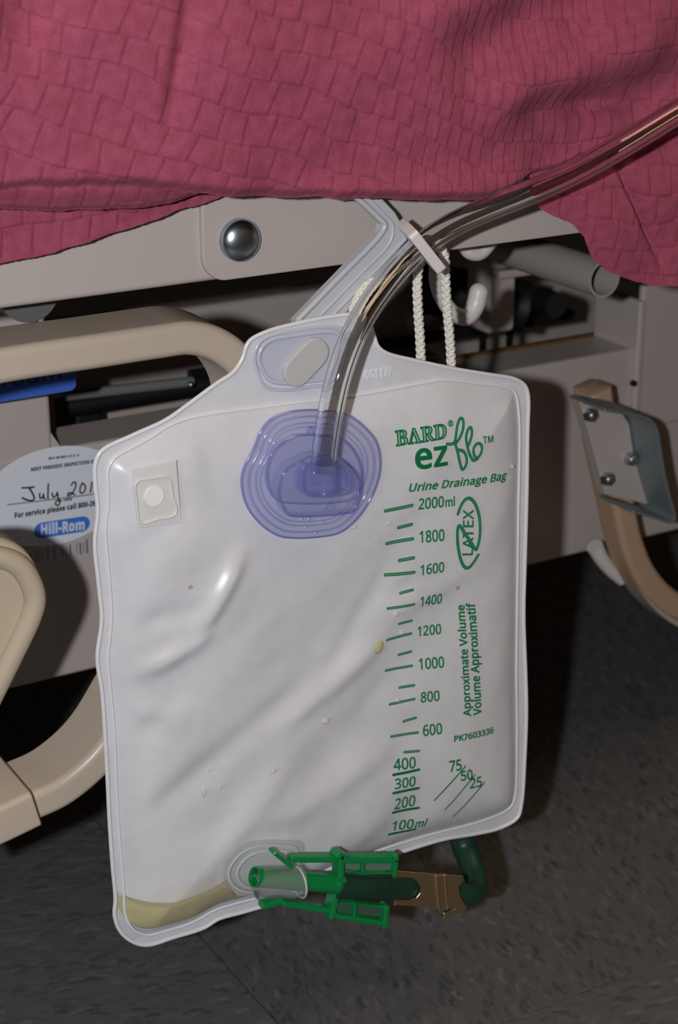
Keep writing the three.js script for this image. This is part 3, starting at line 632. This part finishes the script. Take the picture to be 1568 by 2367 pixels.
  part('moulded_figures', tg, weld, bag);
  // square vent patch with its rounded ridge and disc
  const vz = (px, py) => { const p = at(px, py, 0.012); return front(p.x, p.y); };
  const z0 = Math.max(...[[304, 1086], [408, 1064], [420, 1208], [318, 1222], [360, 1145], [360, 1100], [400, 1150]].map((q) => vz(...q))) + 0.0003;
  const patchM = new THREE.MeshPhysicalMaterial({ color: new THREE.Color('#f4f4f4'), roughness: 0.4, transmission: 0.35, thickness: 0 });
  const patch = part('vent_patch', slab(new THREE.Shape(xy([[304, 1086], [408, 1064], [420, 1208], [318, 1222]], z0)), z0, 0.0007, 0.0003), patchM, bag, 'square milky vent patch');
  part('vent_ridge', new THREE.TubeGeometry(curveOf(flat([[313, 1120], [320, 1112], [350, 1106], [385, 1102], [392, 1108], [400, 1150], [408, 1180], [402, 1192], [365, 1200], [330, 1210], [322, 1204], [316, 1160]], z0 + 0.0002), true), 120, 0.0007, 8, true), patchM, patch);
  const vd = at(356, 1146, z0), vg = new THREE.CylinderGeometry(0.0047, 0.0047, 0.0012, 40); vg.rotateX(Math.PI / 2); move(vg, vd.x, vd.y, z0 + 0.0003);
  part('vent_disc', vg, std('#efeeed', 0.7), patch);

  // lavender inlet: flange, rings, chamber, cap, socket
  const lav = (t, col = '#f0f1fd', r = 0.1) => new THREE.MeshPhysicalMaterial({ color: new THREE.Color(col), roughness: r, transmission: t, thickness: 0, ior: 1.5 });
  const Q = (list, z) => xy(list.map(([x, y]) => [560 + x / 4.612, 930 + y / 4.612]), z);
  const Q3 = (list, z) => flat(list.map(([x, y]) => [560 + x / 4.612, 930 + y / 4.612]), z);
  const zi = 0.0165;
  const flange = [[500, 100], [640, 82], [780, 78], [920, 80], [1060, 105], [1200, 180], [1330, 290], [1420, 400], [1470, 560], [1470, 740], [1420, 920], [1330, 1100], [1200, 1270], [1040, 1390], [800, 1440], [560, 1450], [400, 1430], [240, 1340], [120, 1220], [50, 1110], [0, 960], [-8, 800], [20, 690], [80, 570], [130, 470], [180, 340], [250, 230], [350, 150]];
  const inlet = part('inlet_flange', slab(smoothShape(Q(flange, zi)), zi, 0.0022, 0.0008, 3), lav(0.9, '#f1f2fd'), bag, 'lavender clear plastic inlet flange');
  const inset = (list, k, cx = 740, cy = 770) => list.map(([x, y]) => [cx + (x - cx) * k, cy + (y - cy) * k]);
  for (const [k, r] of [[0.9, 0.0006], [0.8, 0.0005], [0.74, 0.0004]]) part('flange_ring', new THREE.TubeGeometry(curveOf(Q3(inset(flange, k), zi + 0.0001), true), 160, r * 0.8, 8, true), lav(0.92, '#eceffd'), inlet);
  const body = [[540, 362], [700, 345], [860, 340], [1010, 360], [1140, 450], [1240, 600], [1280, 760], [1270, 900], [1200, 1020], [900, 1080], [560, 1080], [400, 1060], [330, 1010], [280, 910], [258, 790], [270, 660], [320, 540], [400, 450]];
  part('inlet_chamber', slab(smoothShape(Q(body, zi + 0.004)), zi + 0.004, 0.0042, 0.0012, 3), lav(0.94, '#f6f7fe'), inlet);
  const cap = [[620, 615], [750, 560], [900, 550], [1020, 580], [1110, 640], [1210, 740], [1270, 860], [1262, 980], [1190, 1155], [1060, 1190], [800, 1215], [560, 1218], [480, 1200], [420, 1090], [380, 980], [400, 840], [460, 720]];
  part('inlet_cap', slab(smoothShape(Q(cap, zi + 0.011)), zi + 0.011, 0.0095, 0.0034, 4), lav(0.94, '#f6f7fe'), inlet);
  const sockPath = flat([[690, 672], [662, 700], [645, 780], [642, 880], [655, 950], [700, 990], [780, 1005], [900, 1002], [1020, 985], [1110, 962], [1148, 935], [1156, 880], [1140, 770], [1110, 690], [1080, 662]].map(([x, y]) => [560 + x / 4.612, 930 + y / 4.612]), zi + 0.017).map((q) => V(q.x, q.y, zi + 0.0135));
  const sw = part('socket_wall', sweepBar(sockPath, 0.0016, 0.007, 0.0006, 120), lav(0.92, '#e4e8fb'), inlet, 'U-shaped wall round the tube socket');
  const bead = (list, z, r) => part('painted_edge_bead', new THREE.TubeGeometry(curveOf(Q3(list, z), true), 200, r, 8, true), lav(0.9, '#d2d8f8'), inlet);  // added beads: deeper blue painted in where light dims along the clear edges
  bead(inset(flange, 0.995), zi - 0.0008, 0.0005); bead(inset(body, 0.99), zi + 0.0032, 0.00045); bead(inset(cap, 0.985, 830, 900), zi + 0.004, 0.0006);
  const zc = zi + 0.0105, a0 = Q3([[872, 930]], zc)[0], a1 = Q3([[878, 640]], zc)[0];
  part('tube_socket', pipe(line(a0, a1), 1, 0.0073, 0.0063, 40), lav(0.92, '#e4e8fb'), sw);
  const tb = Q3([[910, 1115]], zi + 0.0112)[0], bt = new THREE.TorusGeometry(0.0018, 0.0004, 8, 24); move(bt, tb.x, tb.y, tb.z); part('gate_mark', bt, lav(0.9, '#e6e9fb'), inlet);
  const nb = Q3([[235, 765]], zi + 0.0012)[0], ng = new THREE.SphereGeometry(0.0013, 16, 10); move(ng, nb.x, nb.y, nb.z); part('nub', ng, lav(0.9), inlet);
  const tabg = new THREE.TubeGeometry(curveOf(Q3([[700, 345], [698, 290], [722, 256], [748, 290], [748, 345]], zi + 0.0006)), 40, 0.0005, 8, false); part('locating_tab', tabg, lav(0.92, '#dfe3fa'), inlet);

  // clear outlet: D-shaped flange and round housing
  const clear = (t, col = '#f6f8f9', r = 0.04) => new THREE.MeshPhysicalMaterial({ color: new THREE.Color(col), roughness: r, transmission: t, thickness: 0, ior: 1.5 });
  const K = (list) => list.map(([x, y]) => [500 + x / 4.9, 1900 + y / 4.9]);
  const zo = 0.021;
  const dsh = K([[980, 240], [760, 222], [560, 218], [420, 232], [300, 275], [190, 360], [110, 470], [80, 590], [100, 700], [180, 790], [300, 845], [430, 862], [640, 870], [860, 860], [960, 800], [985, 600], [990, 340]]);
  const fl = part('outlet_flange', slab(smoothShape(xy(dsh, zo)), zo, 0.002, 0.0007, 3), clear(0.9), bag, 'clear plastic outlet flange');
  const dsc = (k, cx = 620, cy = 580) => K([[900, 300], [760, 272], [560, 268], [420, 290], [310, 340], [210, 430], [150, 530], [140, 620], [180, 710], [270, 775], [430, 805], [640, 815], [860, 800], [920, 700], [930, 420]].map(([x, y]) => [cx + (x - cx) * k, cy + (y - cy) * k]));
  for (const k of [1, 0.8]) part('flange_ring', new THREE.TubeGeometry(curveOf(flat(dsc(k), zo + 0.0003), true), 140, 0.0006, 8, true), clear(0.7), fl);
  const zt = zo + 0.0085, k0 = flat(K([[430, 690]]), zt)[0], k1 = flat(K([[935, 680]]), zt)[0];
  part('outlet_housing', pipe(curveOf([k0, k0.clone().lerp(k1, 0.06), k0.clone().lerp(k1, 0.5), k1]), 40, (t) => 0.0082 * Math.sqrt(clamp(0.25 + t * 9, 0, 1)), (t) => 0.0072 * Math.sqrt(clamp(0.2 + t * 9, 0, 1)), 40), clear(0.92), fl);
  const lipC = k1.clone(); const lg = new THREE.TorusGeometry(0.0082, 0.0006, 10, 48); lg.rotateY(Math.PI / 2); move(lg, lipC.x, lipC.y, lipC.z); part('housing_lip', lg, clear(0.6), fl);
}
// what has collected in the bag
{
  const surf = [[280, 2090], [318, 2096], [360, 2094], [400, 2086], [450, 2067], [492, 2051], [522, 2040], [550, 2070], [600, 2066], [560, 2084], [500, 2096], [440, 2127], [385, 2144], [335, 2155], [304, 2140], [289, 2112]];
  const s = smoothShape(xy(surf, 0.008), true, 220), pts = s.getPoints(), c = at(400, 2105, 0.008), N = 14, pos = [], idx = [], n = pts.length;
  for (const side of [1, -1]) {
    const base = pos.length / 3; pos.push(c.x, c.y, side > 0 ? front(c.x, c.y) - 0.0007 : -0.001);
    for (let i = 1; i <= N; i++) for (let j = 0; j < n; j++) {
      const x = c.x + (pts[j].x - c.x) * i / N, y = c.y + (pts[j].y - c.y) * i / N;
      pos.push(x, y, side > 0 ? Math.max(0.0002, front(x, y) - 0.0007) : -0.001);
      const k = base + (i - 1) * n + j + 1, k2 = base + (i - 1) * n + (j + 1) % n + 1;
      if (i === 1) side > 0 ? idx.push(base, k, k2) : idx.push(base, k2, k);
      else side > 0 ? idx.push(k - n, k, k2 - n, k2 - n, k, k2) : idx.push(k - n, k2 - n, k, k2 - n, k2, k);
    }
  }
  const half = pos.length / 6, e = (N - 1) * n + 1;
  for (let j = 0; j < n; j++) { const a = e + j, b = e + (j + 1) % n; idx.push(a, half + a, b, b, half + a, half + b); }
  const g = new THREE.BufferGeometry(); g.setAttribute('position', new THREE.Float32BufferAttribute(pos, 3)); g.setIndex(idx); g.computeVertexNormals();
  single('collected_urine', 'small pool of pale yellow liquid in the lower corner of the bag', 'liquid', g, std('#d0c369', 0.15));
}

// ------------------------------------------------------------------ tubing, clip, hanger, cord
const tubePath = [[747, 1090, 0.027], [749, 1068, 0.027], [754, 1020, 0.0275], [765, 950, 0.0285], [781, 878, 0.028], [805, 805, 0.026], [838, 736, 0.022], [880, 672, 0.016], [930, 612, 0.011], [985, 560, 0.009], [1050, 519, 0.011], [1130, 483, 0.017], [1220, 447, 0.026], [1330, 397, 0.034], [1440, 336, 0.04], [1540, 275, 0.042], [1680, 190, 0.042]].map(([x, y, z]) => at(x, y, z));
const tubeCurve = curveOf(tubePath);
{
  const clearPVC = new THREE.MeshPhysicalMaterial({ color: new THREE.Color('#ffffff'), roughness: 0.04, transmission: 1, thickness: 0.002, ior: 1.5 });
  single('drainage_tube', 'clear plastic tube curving from the lavender inlet up across the blanket', 'tube', pipe(tubeCurve, 320, 0.0061, 0.0043, 36), clearPVC);
}
{
  // flat plastic sheet clip threaded on the tube
  let best = 0, bd = 1e9; for (let i = 0; i <= 400; i++) { const q = tubeCurve.getPointAt(i / 400), t = at(975, 569, q.z), d = q.distanceTo(t); if (d < bd) { bd = d; best = i / 400; } }
  const p = tubeCurve.getPointAt(best), lean = V(0.53, -0.22, -0.82).normalize(), t = tubeCurve.getTangentAt(best); t.addScaledVector(lean, -0.9 * t.dot(lean)).normalize();   // it sits askew on the tube
  const s = new THREE.Shape(), w = 0.0135, h = 0.0095, r = 0.002;
  s.moveTo(-w + r, -h); s.lineTo(w - r, -h); s.absarc(w - r, -h + r, r, -Math.PI / 2, 0, false); s.lineTo(w, h - r); s.absarc(w - r, h - r, r, 0, Math.PI / 2, false); s.lineTo(-w + r, h); s.absarc(-w + r, h - r, r, Math.PI / 2, Math.PI, false); s.lineTo(-w, -h + r); s.absarc(-w + r, -h + r, r, Math.PI, Math.PI * 1.5, false);
  const hole = new THREE.Path(); hole.absarc(0, 0, 0.0068, 0, Math.PI * 2, true); s.holes.push(hole);
  const g = new THREE.ExtrudeGeometry(s, { depth: 0.0042, bevelEnabled: true, bevelThickness: 0.0005, bevelSize: 0.0005, bevelOffset: -0.0005, bevelSegments: 2, curveSegments: 32 }); move(g, 0, 0, -0.0021);
  // its long side lies square to the tube, in the upright plane
  const ax = V(t.y, -t.x, 0.0).normalize(), ay = new THREE.Vector3().crossVectors(t, ax).normalize();
  g.applyMatrix4(new THREE.Matrix4().makeBasis(ax, ay, t)); move(g, p.x, p.y, p.z);
  single('tube_clip', 'small milky plastic clip plate threaded on the clear tube', 'clip', g, std('#ddd6d6', 0.35));
}
{
  const zh = -0.008, hang = thing('bag_hanger', 'translucent white plastic hanger strap hooked over the bed rail', 'hanger');
  const m = new THREE.MeshPhysicalMaterial({ color: new THREE.Color('#d6d8de'), roughness: 0.3, transmission: 0.22, thickness: 0 });
  const strap = [[684, 742], [880, 540], [884, 520], [872, 506], [826, 460], [800, 430], [860, 430], [888, 463], [914, 490], [925, 509], [943, 548], [925, 576], [800, 726], [770, 770], [735, 800], [690, 790]];
  part('strap', slab(new THREE.Shape(xy(strap, zh)), zh, 0.006, 0.0008), m, hang);
  const rib = (list, r, dz = 0) => part('rib', new THREE.TubeGeometry(curveOf(flat(list, zh + dz)), 60, r, 8, false), m, hang);
  rib([[688, 740], [780, 645], [882, 538], [890, 519], [878, 505], [826, 456]], 0.0016);
  rib([[742, 728], [830, 637], [903, 558], [908, 520], [890, 497], [850, 456]], 0.0008);
  rib([[770, 728], [850, 645], [938, 552]], 0.0009);
  // hook end that lies over the rail, under the blanket
  const k = at(845, 440, zh); part('rail_hook', box(k.x - 0.012, k.x + 0.012, k.y - 0.005, k.y + 0.02, zh - 0.02, zh - 0.004, 0.002), m, hang);
  // peg that shows through the hand-hole
  const a = at(690, 858, 0.003), b = at(728, 818, 0.003), d = V(b.x - a.x, b.y - a.y, 0), l = d.length(), ang = Math.atan2(d.y, d.x), s = new THREE.Shape(), r = 0.0078;
  s.absarc(l / 2, 0, r, -Math.PI / 2, Math.PI / 2, false); s.absarc(-l / 2, 0, r, Math.PI / 2, Math.PI * 1.5, false);
  const pg = slab(s, 0, 0.012, 0.0012); pg.rotateZ(ang); move(pg, (a.x + b.x) / 2, (a.y + b.y) / 2, 0.0035);
  part('peg', pg, std('#bdbcbc', 0.4), hang, 'rounded white peg in the hand-hole');
}
{
  const cord = thing('cord_loop', 'white braided cord loop hanging from the tube clip', 'cord');
  const cm = std('#e3dfd5', 0.8, { sheen: 0.3 });
  const strand = (pts, R = 0.0014, r = 0.00105) => {
    const c = curveOf(pts), L = c.getLength(), list = [], fr = c.computeFrenetFrames(200, false);
    for (const s of [1, -1]) for (let k = 0; k < 3; k++) {
      const q = []; const steps = 160;
      for (let i = 0; i <= steps; i++) {
        const t = i / steps, a = s * (t * L / 0.0105 * Math.PI * 2) + k * Math.PI * 2 / 3 + (s < 0 ? 0.5 : 0), p = c.getPointAt(t), f = Math.round(t * 200), rr = R * (1 + 0.18 * Math.sin(3 * a + s));
        q.push(p.addScaledVector(fr.normals[f], rr * Math.cos(a)).addScaledVector(fr.binormals[f], rr * Math.sin(a)));
      }
      list.push(new THREE.TubeGeometry(new THREE.CatmullRomCurve3(q), 220, r, 6, false));
    }
    return merge(list);
  };
  const zc = -0.013;
  part('strand', strand(flat([[1012, 566], [1024, 580], [1029, 600], [1030, 640], [1033, 700], [1039, 770], [1043, 830], [1044, 900]], zc)), cm, cord);
  part('strand', strand(flat([[972, 606], [967, 625], [965, 660], [967, 720], [971, 780], [973, 830], [973, 900]], zc)), cm, cord);
  part('strand', strand(flat([[985, 590], [950, 615], [900, 640], [856, 655], [836, 674], [822, 702], [812, 740]], zc + 0.009)), cm, cord);
}

// ------------------------------------------------------------------ outlet: green connector, rubber tube, clamp
{
  const zt = 0.0295;
  const gm = new THREE.MeshPhysicalMaterial({ color: new THREE.Color('#0fa356'), roughness: 0.14, transmission: 0.45, thickness: 0, ior: 1.5 });
  const con = thing('outlet_connector', 'bright green plastic outlet connector with winged latch arms', 'connector');
  const K = (x, y, z = zt) => at(500 + x / 4.9, 1900 + y / 4.9, z);                 // measured on the close view of the outlet
  const C = (x, y, z = zt) => at(760 + x / 4.126, 1930 + y / 4.126, z);             // and of the clamp
  part('spout', pipe(line(K(430, 622), K(1350, 698)), 1, 0.0052, 0.0044, 36), gm, con);
  part('spout_collar', pipe(line(K(1320, 694), K(1395, 701)), 1, 0.006, 0.0045, 36), gm, con);
  const bar = (a, b, w, d) => { const dx = b.x - a.x, dy = b.y - a.y, l = Math.hypot(dx, dy), g = new RoundedBoxGeometry(l + w * 0.6, w, d, 2, Math.min(w, d) * 0.3); g.rotateZ(Math.atan2(dy, dx)); return move(g, (a.x + b.x) / 2, (a.y + b.y) / 2, (a.z + b.z) / 2); };
  const up = part('latch_arm', merge([bar(K(840, 405), K(1380, 405), 0.0033, 0.006), bar(K(640, 330), K(835, 490), 0.0022, 0.006), bar(K(1390, 340), K(1380, 590), 0.0036, 0.008), bar(K(1350, 350), K(1440, 390), 0.004, 0.008)]), gm, con, 'upper green latch arm');
  const upb = merge([bar(C(110, 225), C(625, 225), 0.0026, 0.007), bar(C(620, 190), C(605, 360), 0.003, 0.007), bar(C(305, 240), C(305, 350), 0.0018, 0.006), bar(C(150, 330), C(290, 352), 0.0012, 0.004), bar(C(300, 352), C(600, 352), 0.0012, 0.004)]);
  const lad = part('finger_grip', upb, gm, up);
  part('grip_web', bar(C(150, 300), C(600, 300), 0.0042, 0.0008), new THREE.MeshPhysicalMaterial({ color: new THREE.Color('#8fb59d'), roughness: 0.2, transmission: 0.6, thickness: 0 }), up);
  for (let i = 0; i < 13; i++) part('grip_ridge', bar(C(150 + i * 35, 196), C(170 + i * 35, 205), 0.0012, 0.006), gm, up);
  const dn = part('latch_arm', merge([bar(K(740, 905), K(1250, 985), 0.0033, 0.006), bar(K(520, 935), K(720, 880), 0.0036, 0.006), bar(K(1330, 800), K(1275, 1050), 0.0036, 0.008)]), gm, con, 'lower green latch arm');
  part('finger_grip', merge([bar(C(20, 745), C(500, 820), 0.0026, 0.007), bar(C(530, 670), C(515, 850), 0.0034, 0.007), bar(C(232, 640), C(222, 750), 0.0018, 0.006), bar(C(90, 640), C(240, 635), 0.0012, 0.004), bar(C(250, 645), C(510, 672), 0.0012, 0.004)]), gm, dn);
  part('grip_web', bar(C(110, 700), C(500, 735), 0.0055, 0.0008), new THREE.MeshPhysicalMaterial({ color: new THREE.Color('#5d8a72'), roughness: 0.2, transmission: 0.6, thickness: 0 }), dn);
  for (let i = 0; i < 11; i++) part('grip_ridge', bar(C(70 + i * 38, 775 + i * 6), C(88 + i * 38, 780 + i * 6), 0.0014, 0.006), gm, dn);

  // dark rubber outlet tube: over the spout, flat in the clamp, then bent up behind the bag
  const tubeM = std('#1b3a2d', 0.4, { specularIntensity: 0.8, transmission: 0 });
  const path = [[60, 480, 0.0295], [180, 490, 0.0295], [350, 500, 0.0295], [550, 510, 0.0285], [750, 516, 0.0265], [900, 522, 0.024], [1080, 530, 0.022], [1220, 545, 0.022], [1330, 560, 0.021], [1405, 545, 0.017], [1420, 470, 0.011], [1395, 380, 0.004], [1350, 250, -0.004], [1300, 120, -0.011], [1270, 20, -0.014], [1250, -60, -0.015]].map(([x, y, z]) => C(x, y, z));
  const cu = curveOf(path), fr = [], steps = 240, sides = 32, pos = [], idx = [];
  for (let i = 0; i <= steps; i++) {
    const t = i / steps, p = cu.getPointAt(t), T = cu.getTangentAt(t);
    // flattening: wide in the plane of the bag, thin along z inside the clamp; round again after the bend
    const b = V(0, 0, 1).addScaledVector(T, -T.z).normalize(), nrm = new THREE.Vector3().crossVectors(b, T).normalize();
    const f = smooth(0.08, 0.3, t) * (1 - smooth(0.55, 0.68, t)), taper = 1 - 0.12 * smooth(0.55, 0.62, t) * (1 - smooth(0.68, 0.9, t)) + 0.1 * smooth(0.7, 0.95, t);
    const wa = (0.0066 + 0.0004 * f) * taper, wb = (0.0066 * (1 - f) + 0.0024 * f) * taper;
    for (let j = 0; j < sides; j++) { const a = j / sides * Math.PI * 2, q = p.clone().addScaledVector(nrm, wa * Math.cos(a)).addScaledVector(b, wb * Math.sin(a)); pos.push(q.x, q.y, q.z); }
    if (i) for (let j = 0; j < sides; j++) { const A = (i - 1) * sides + j, B = (i - 1) * sides + (j + 1) % sides, D = i * sides + j, E2 = i * sides + (j + 1) % sides; idx.push(A, B, D, B, E2, D); }
  }
  for (const i of [0, steps]) { const p = cu.getPointAt(i / steps); pos.push(p.x, p.y, p.z); const k = pos.length / 3 - 1; for (let j = 0; j < sides; j++) { const A = i * sides + j, B = i * sides + (j + 1) % sides; i ? idx.push(k, A, B) : idx.push(k, B, A); } }
  const g = new THREE.BufferGeometry(); g.setAttribute('position', new THREE.Float32BufferAttribute(pos, 3)); g.setIndex(idx); g.computeVertexNormals();
  single('outlet_tube', 'dark green rubber outlet tube pinched flat and bent back up behind the bag', 'tube', g, tubeM);

  // spring steel clamp
  const cl = thing('pinch_clamp', 'shiny steel pinch clamp closed over the dark green rubber tube', 'clamp');
  const met = std('#d9be96', 0.34, { metalness: 1 });  // silver metal; its warm brown reflection is put into the colour
  const zc = 0.0292, P = (list) => list.map(([x, y]) => { const q = C(x, y, zc); return new THREE.Vector2(q.x, q.y); });
  const plate = new THREE.Shape(P([[640, 345], [1000, 375], [1285, 395], [1290, 440], [1270, 470], [1245, 490], [1255, 580], [1295, 650], [1300, 710], [1050, 700], [640, 668], [640, 622], [780, 624], [840, 600], [874, 555], [880, 515], [860, 460], [820, 418], [780, 408], [640, 404]]));
  part('clamp_plate', slab(plate, zc, 0.0009, 0.0002), met, cl);
  const e0 = C(1020, 385, zc), e1 = C(1050, 700, zc), f0 = C(1100, 380, zc), f1 = C(1128, 700, zc);
  const ridge = (a, b, r) => rod(V(a.x, a.y, zc + 0.0002), V(b.x, b.y, zc + 0.0002), r, 16);
  const rd = part('bead', merge([ridge(e0, e1, 0.0011), ridge(f0, f1, 0.0011)]), met, cl, 'pressed bright bead');
  part('bead_land', slab(new THREE.Shape([e0, f0, f1, e1].map((q) => new THREE.Vector2(q.x, q.y))), zc + 0.0009, 0.0008, 0.0001), met, rd);
  for (const [y0, y1] of [[345, 404], [622, 668]]) part('lug', rod(V(C(640, y0).x, C(640, y0).y, zc - 0.0004), V(C(640, y1).x, C(640, y1).y, zc - 0.0004), 0.0012, 16), met, cl);
  part('lower_jaw', box(C(1080, 700, zc - 0.006).x, C(1300, 700, zc - 0.006).x, C(1200, 742, zc - 0.006).y, C(1200, 690, zc - 0.006).y, zc - 0.007, zc - 0.004, 0.0008), met, cl);
}

// ------------------------------------------------------------------ drops on the film
{
  const drop = new THREE.MeshPhysicalMaterial({ color: new THREE.Color('#f2f2ef'), roughness: 0.05, transmission: 0.55, thickness: 0 });
  const yellow = new THREE.MeshPhysicalMaterial({ color: new THREE.Color('#e9e5bd'), roughness: 0.05, transmission: 0.6, thickness: 0 });
  const unit = new THREE.SphereGeometry(1, 20, 14);
  const cluster = 'tiny clear droplet in the cluster under the lavender inlet cap';
  for (const [px, py, a, b, tilt, label] of [
    [471, 1832, 5, 13, -0.15, 'longest runny clear drip on the lower bag film'], [484, 1778, 3.5, 7, -0.1, 'short clear drip just above the longest drip'], [510, 1818, 3, 9, -0.2, 'thin clear drip beside the longest drip'],
    [752, 1666, 9, 9, 0, 'largest round clear droplet, alone on the bare bag film'], [632, 1781, 6, 6, 0, 'small round clear droplet alone above the clear outlet'], [915, 1419, 7, 7, 0, 'clear droplet hanging just under the line marked 1400'],
    [929, 1462, 5, 5, 0, 'small clear droplet touching the scale line above the yellowish drop'], [919, 1618, 5, 5, 0, 'clear droplet sitting on the line marked 800'], [695, 1199, 5, 4, 0, cluster], [712, 1199, 4, 5, 0, cluster], [741, 1208, 5, 4, 0, cluster], [705, 1218, 3.5, 3.5, 0, cluster], [728, 1232, 3.5, 4, 0, cluster],
    [818, 1218, 6, 4.5, 0, 'clear droplet at the inlet rim on the side of the scale'], [871, 1245, 3, 3, 0, 'tiny clear droplet between the inlet and the 1800 line'], [897, 1210, 4.5, 4, 0, 'clear droplet beside the short line under 2000 ml'], [1184, 1078, 4, 5, 0.5, 'clear droplet by the bag edge beside the TM sign'], [874, 1496, 11, 19, -0.45, 'large yellowish drop beside the 1200 mark line']]) {
    const p0 = at(px, py, 0.014), z = front(p0.x, p0.y) + (label === cluster ? 0.002 : 0), p = at(px, py, z), k = 0.000207, isYellow = py === 1496;
    const m = single('droplet', label, 'droplet', unit, isYellow ? yellow : drop, label === cluster ? 'droplets under the inlet cap' : undefined);
    m.position.set(p.x, p.y, z + 0.0002); m.scale.set(a * k * 1.1, b * k, 0.0009 + 0.00008 * a); m.rotation.z = tilt;
  }
}

renderer.render(scene, camera);
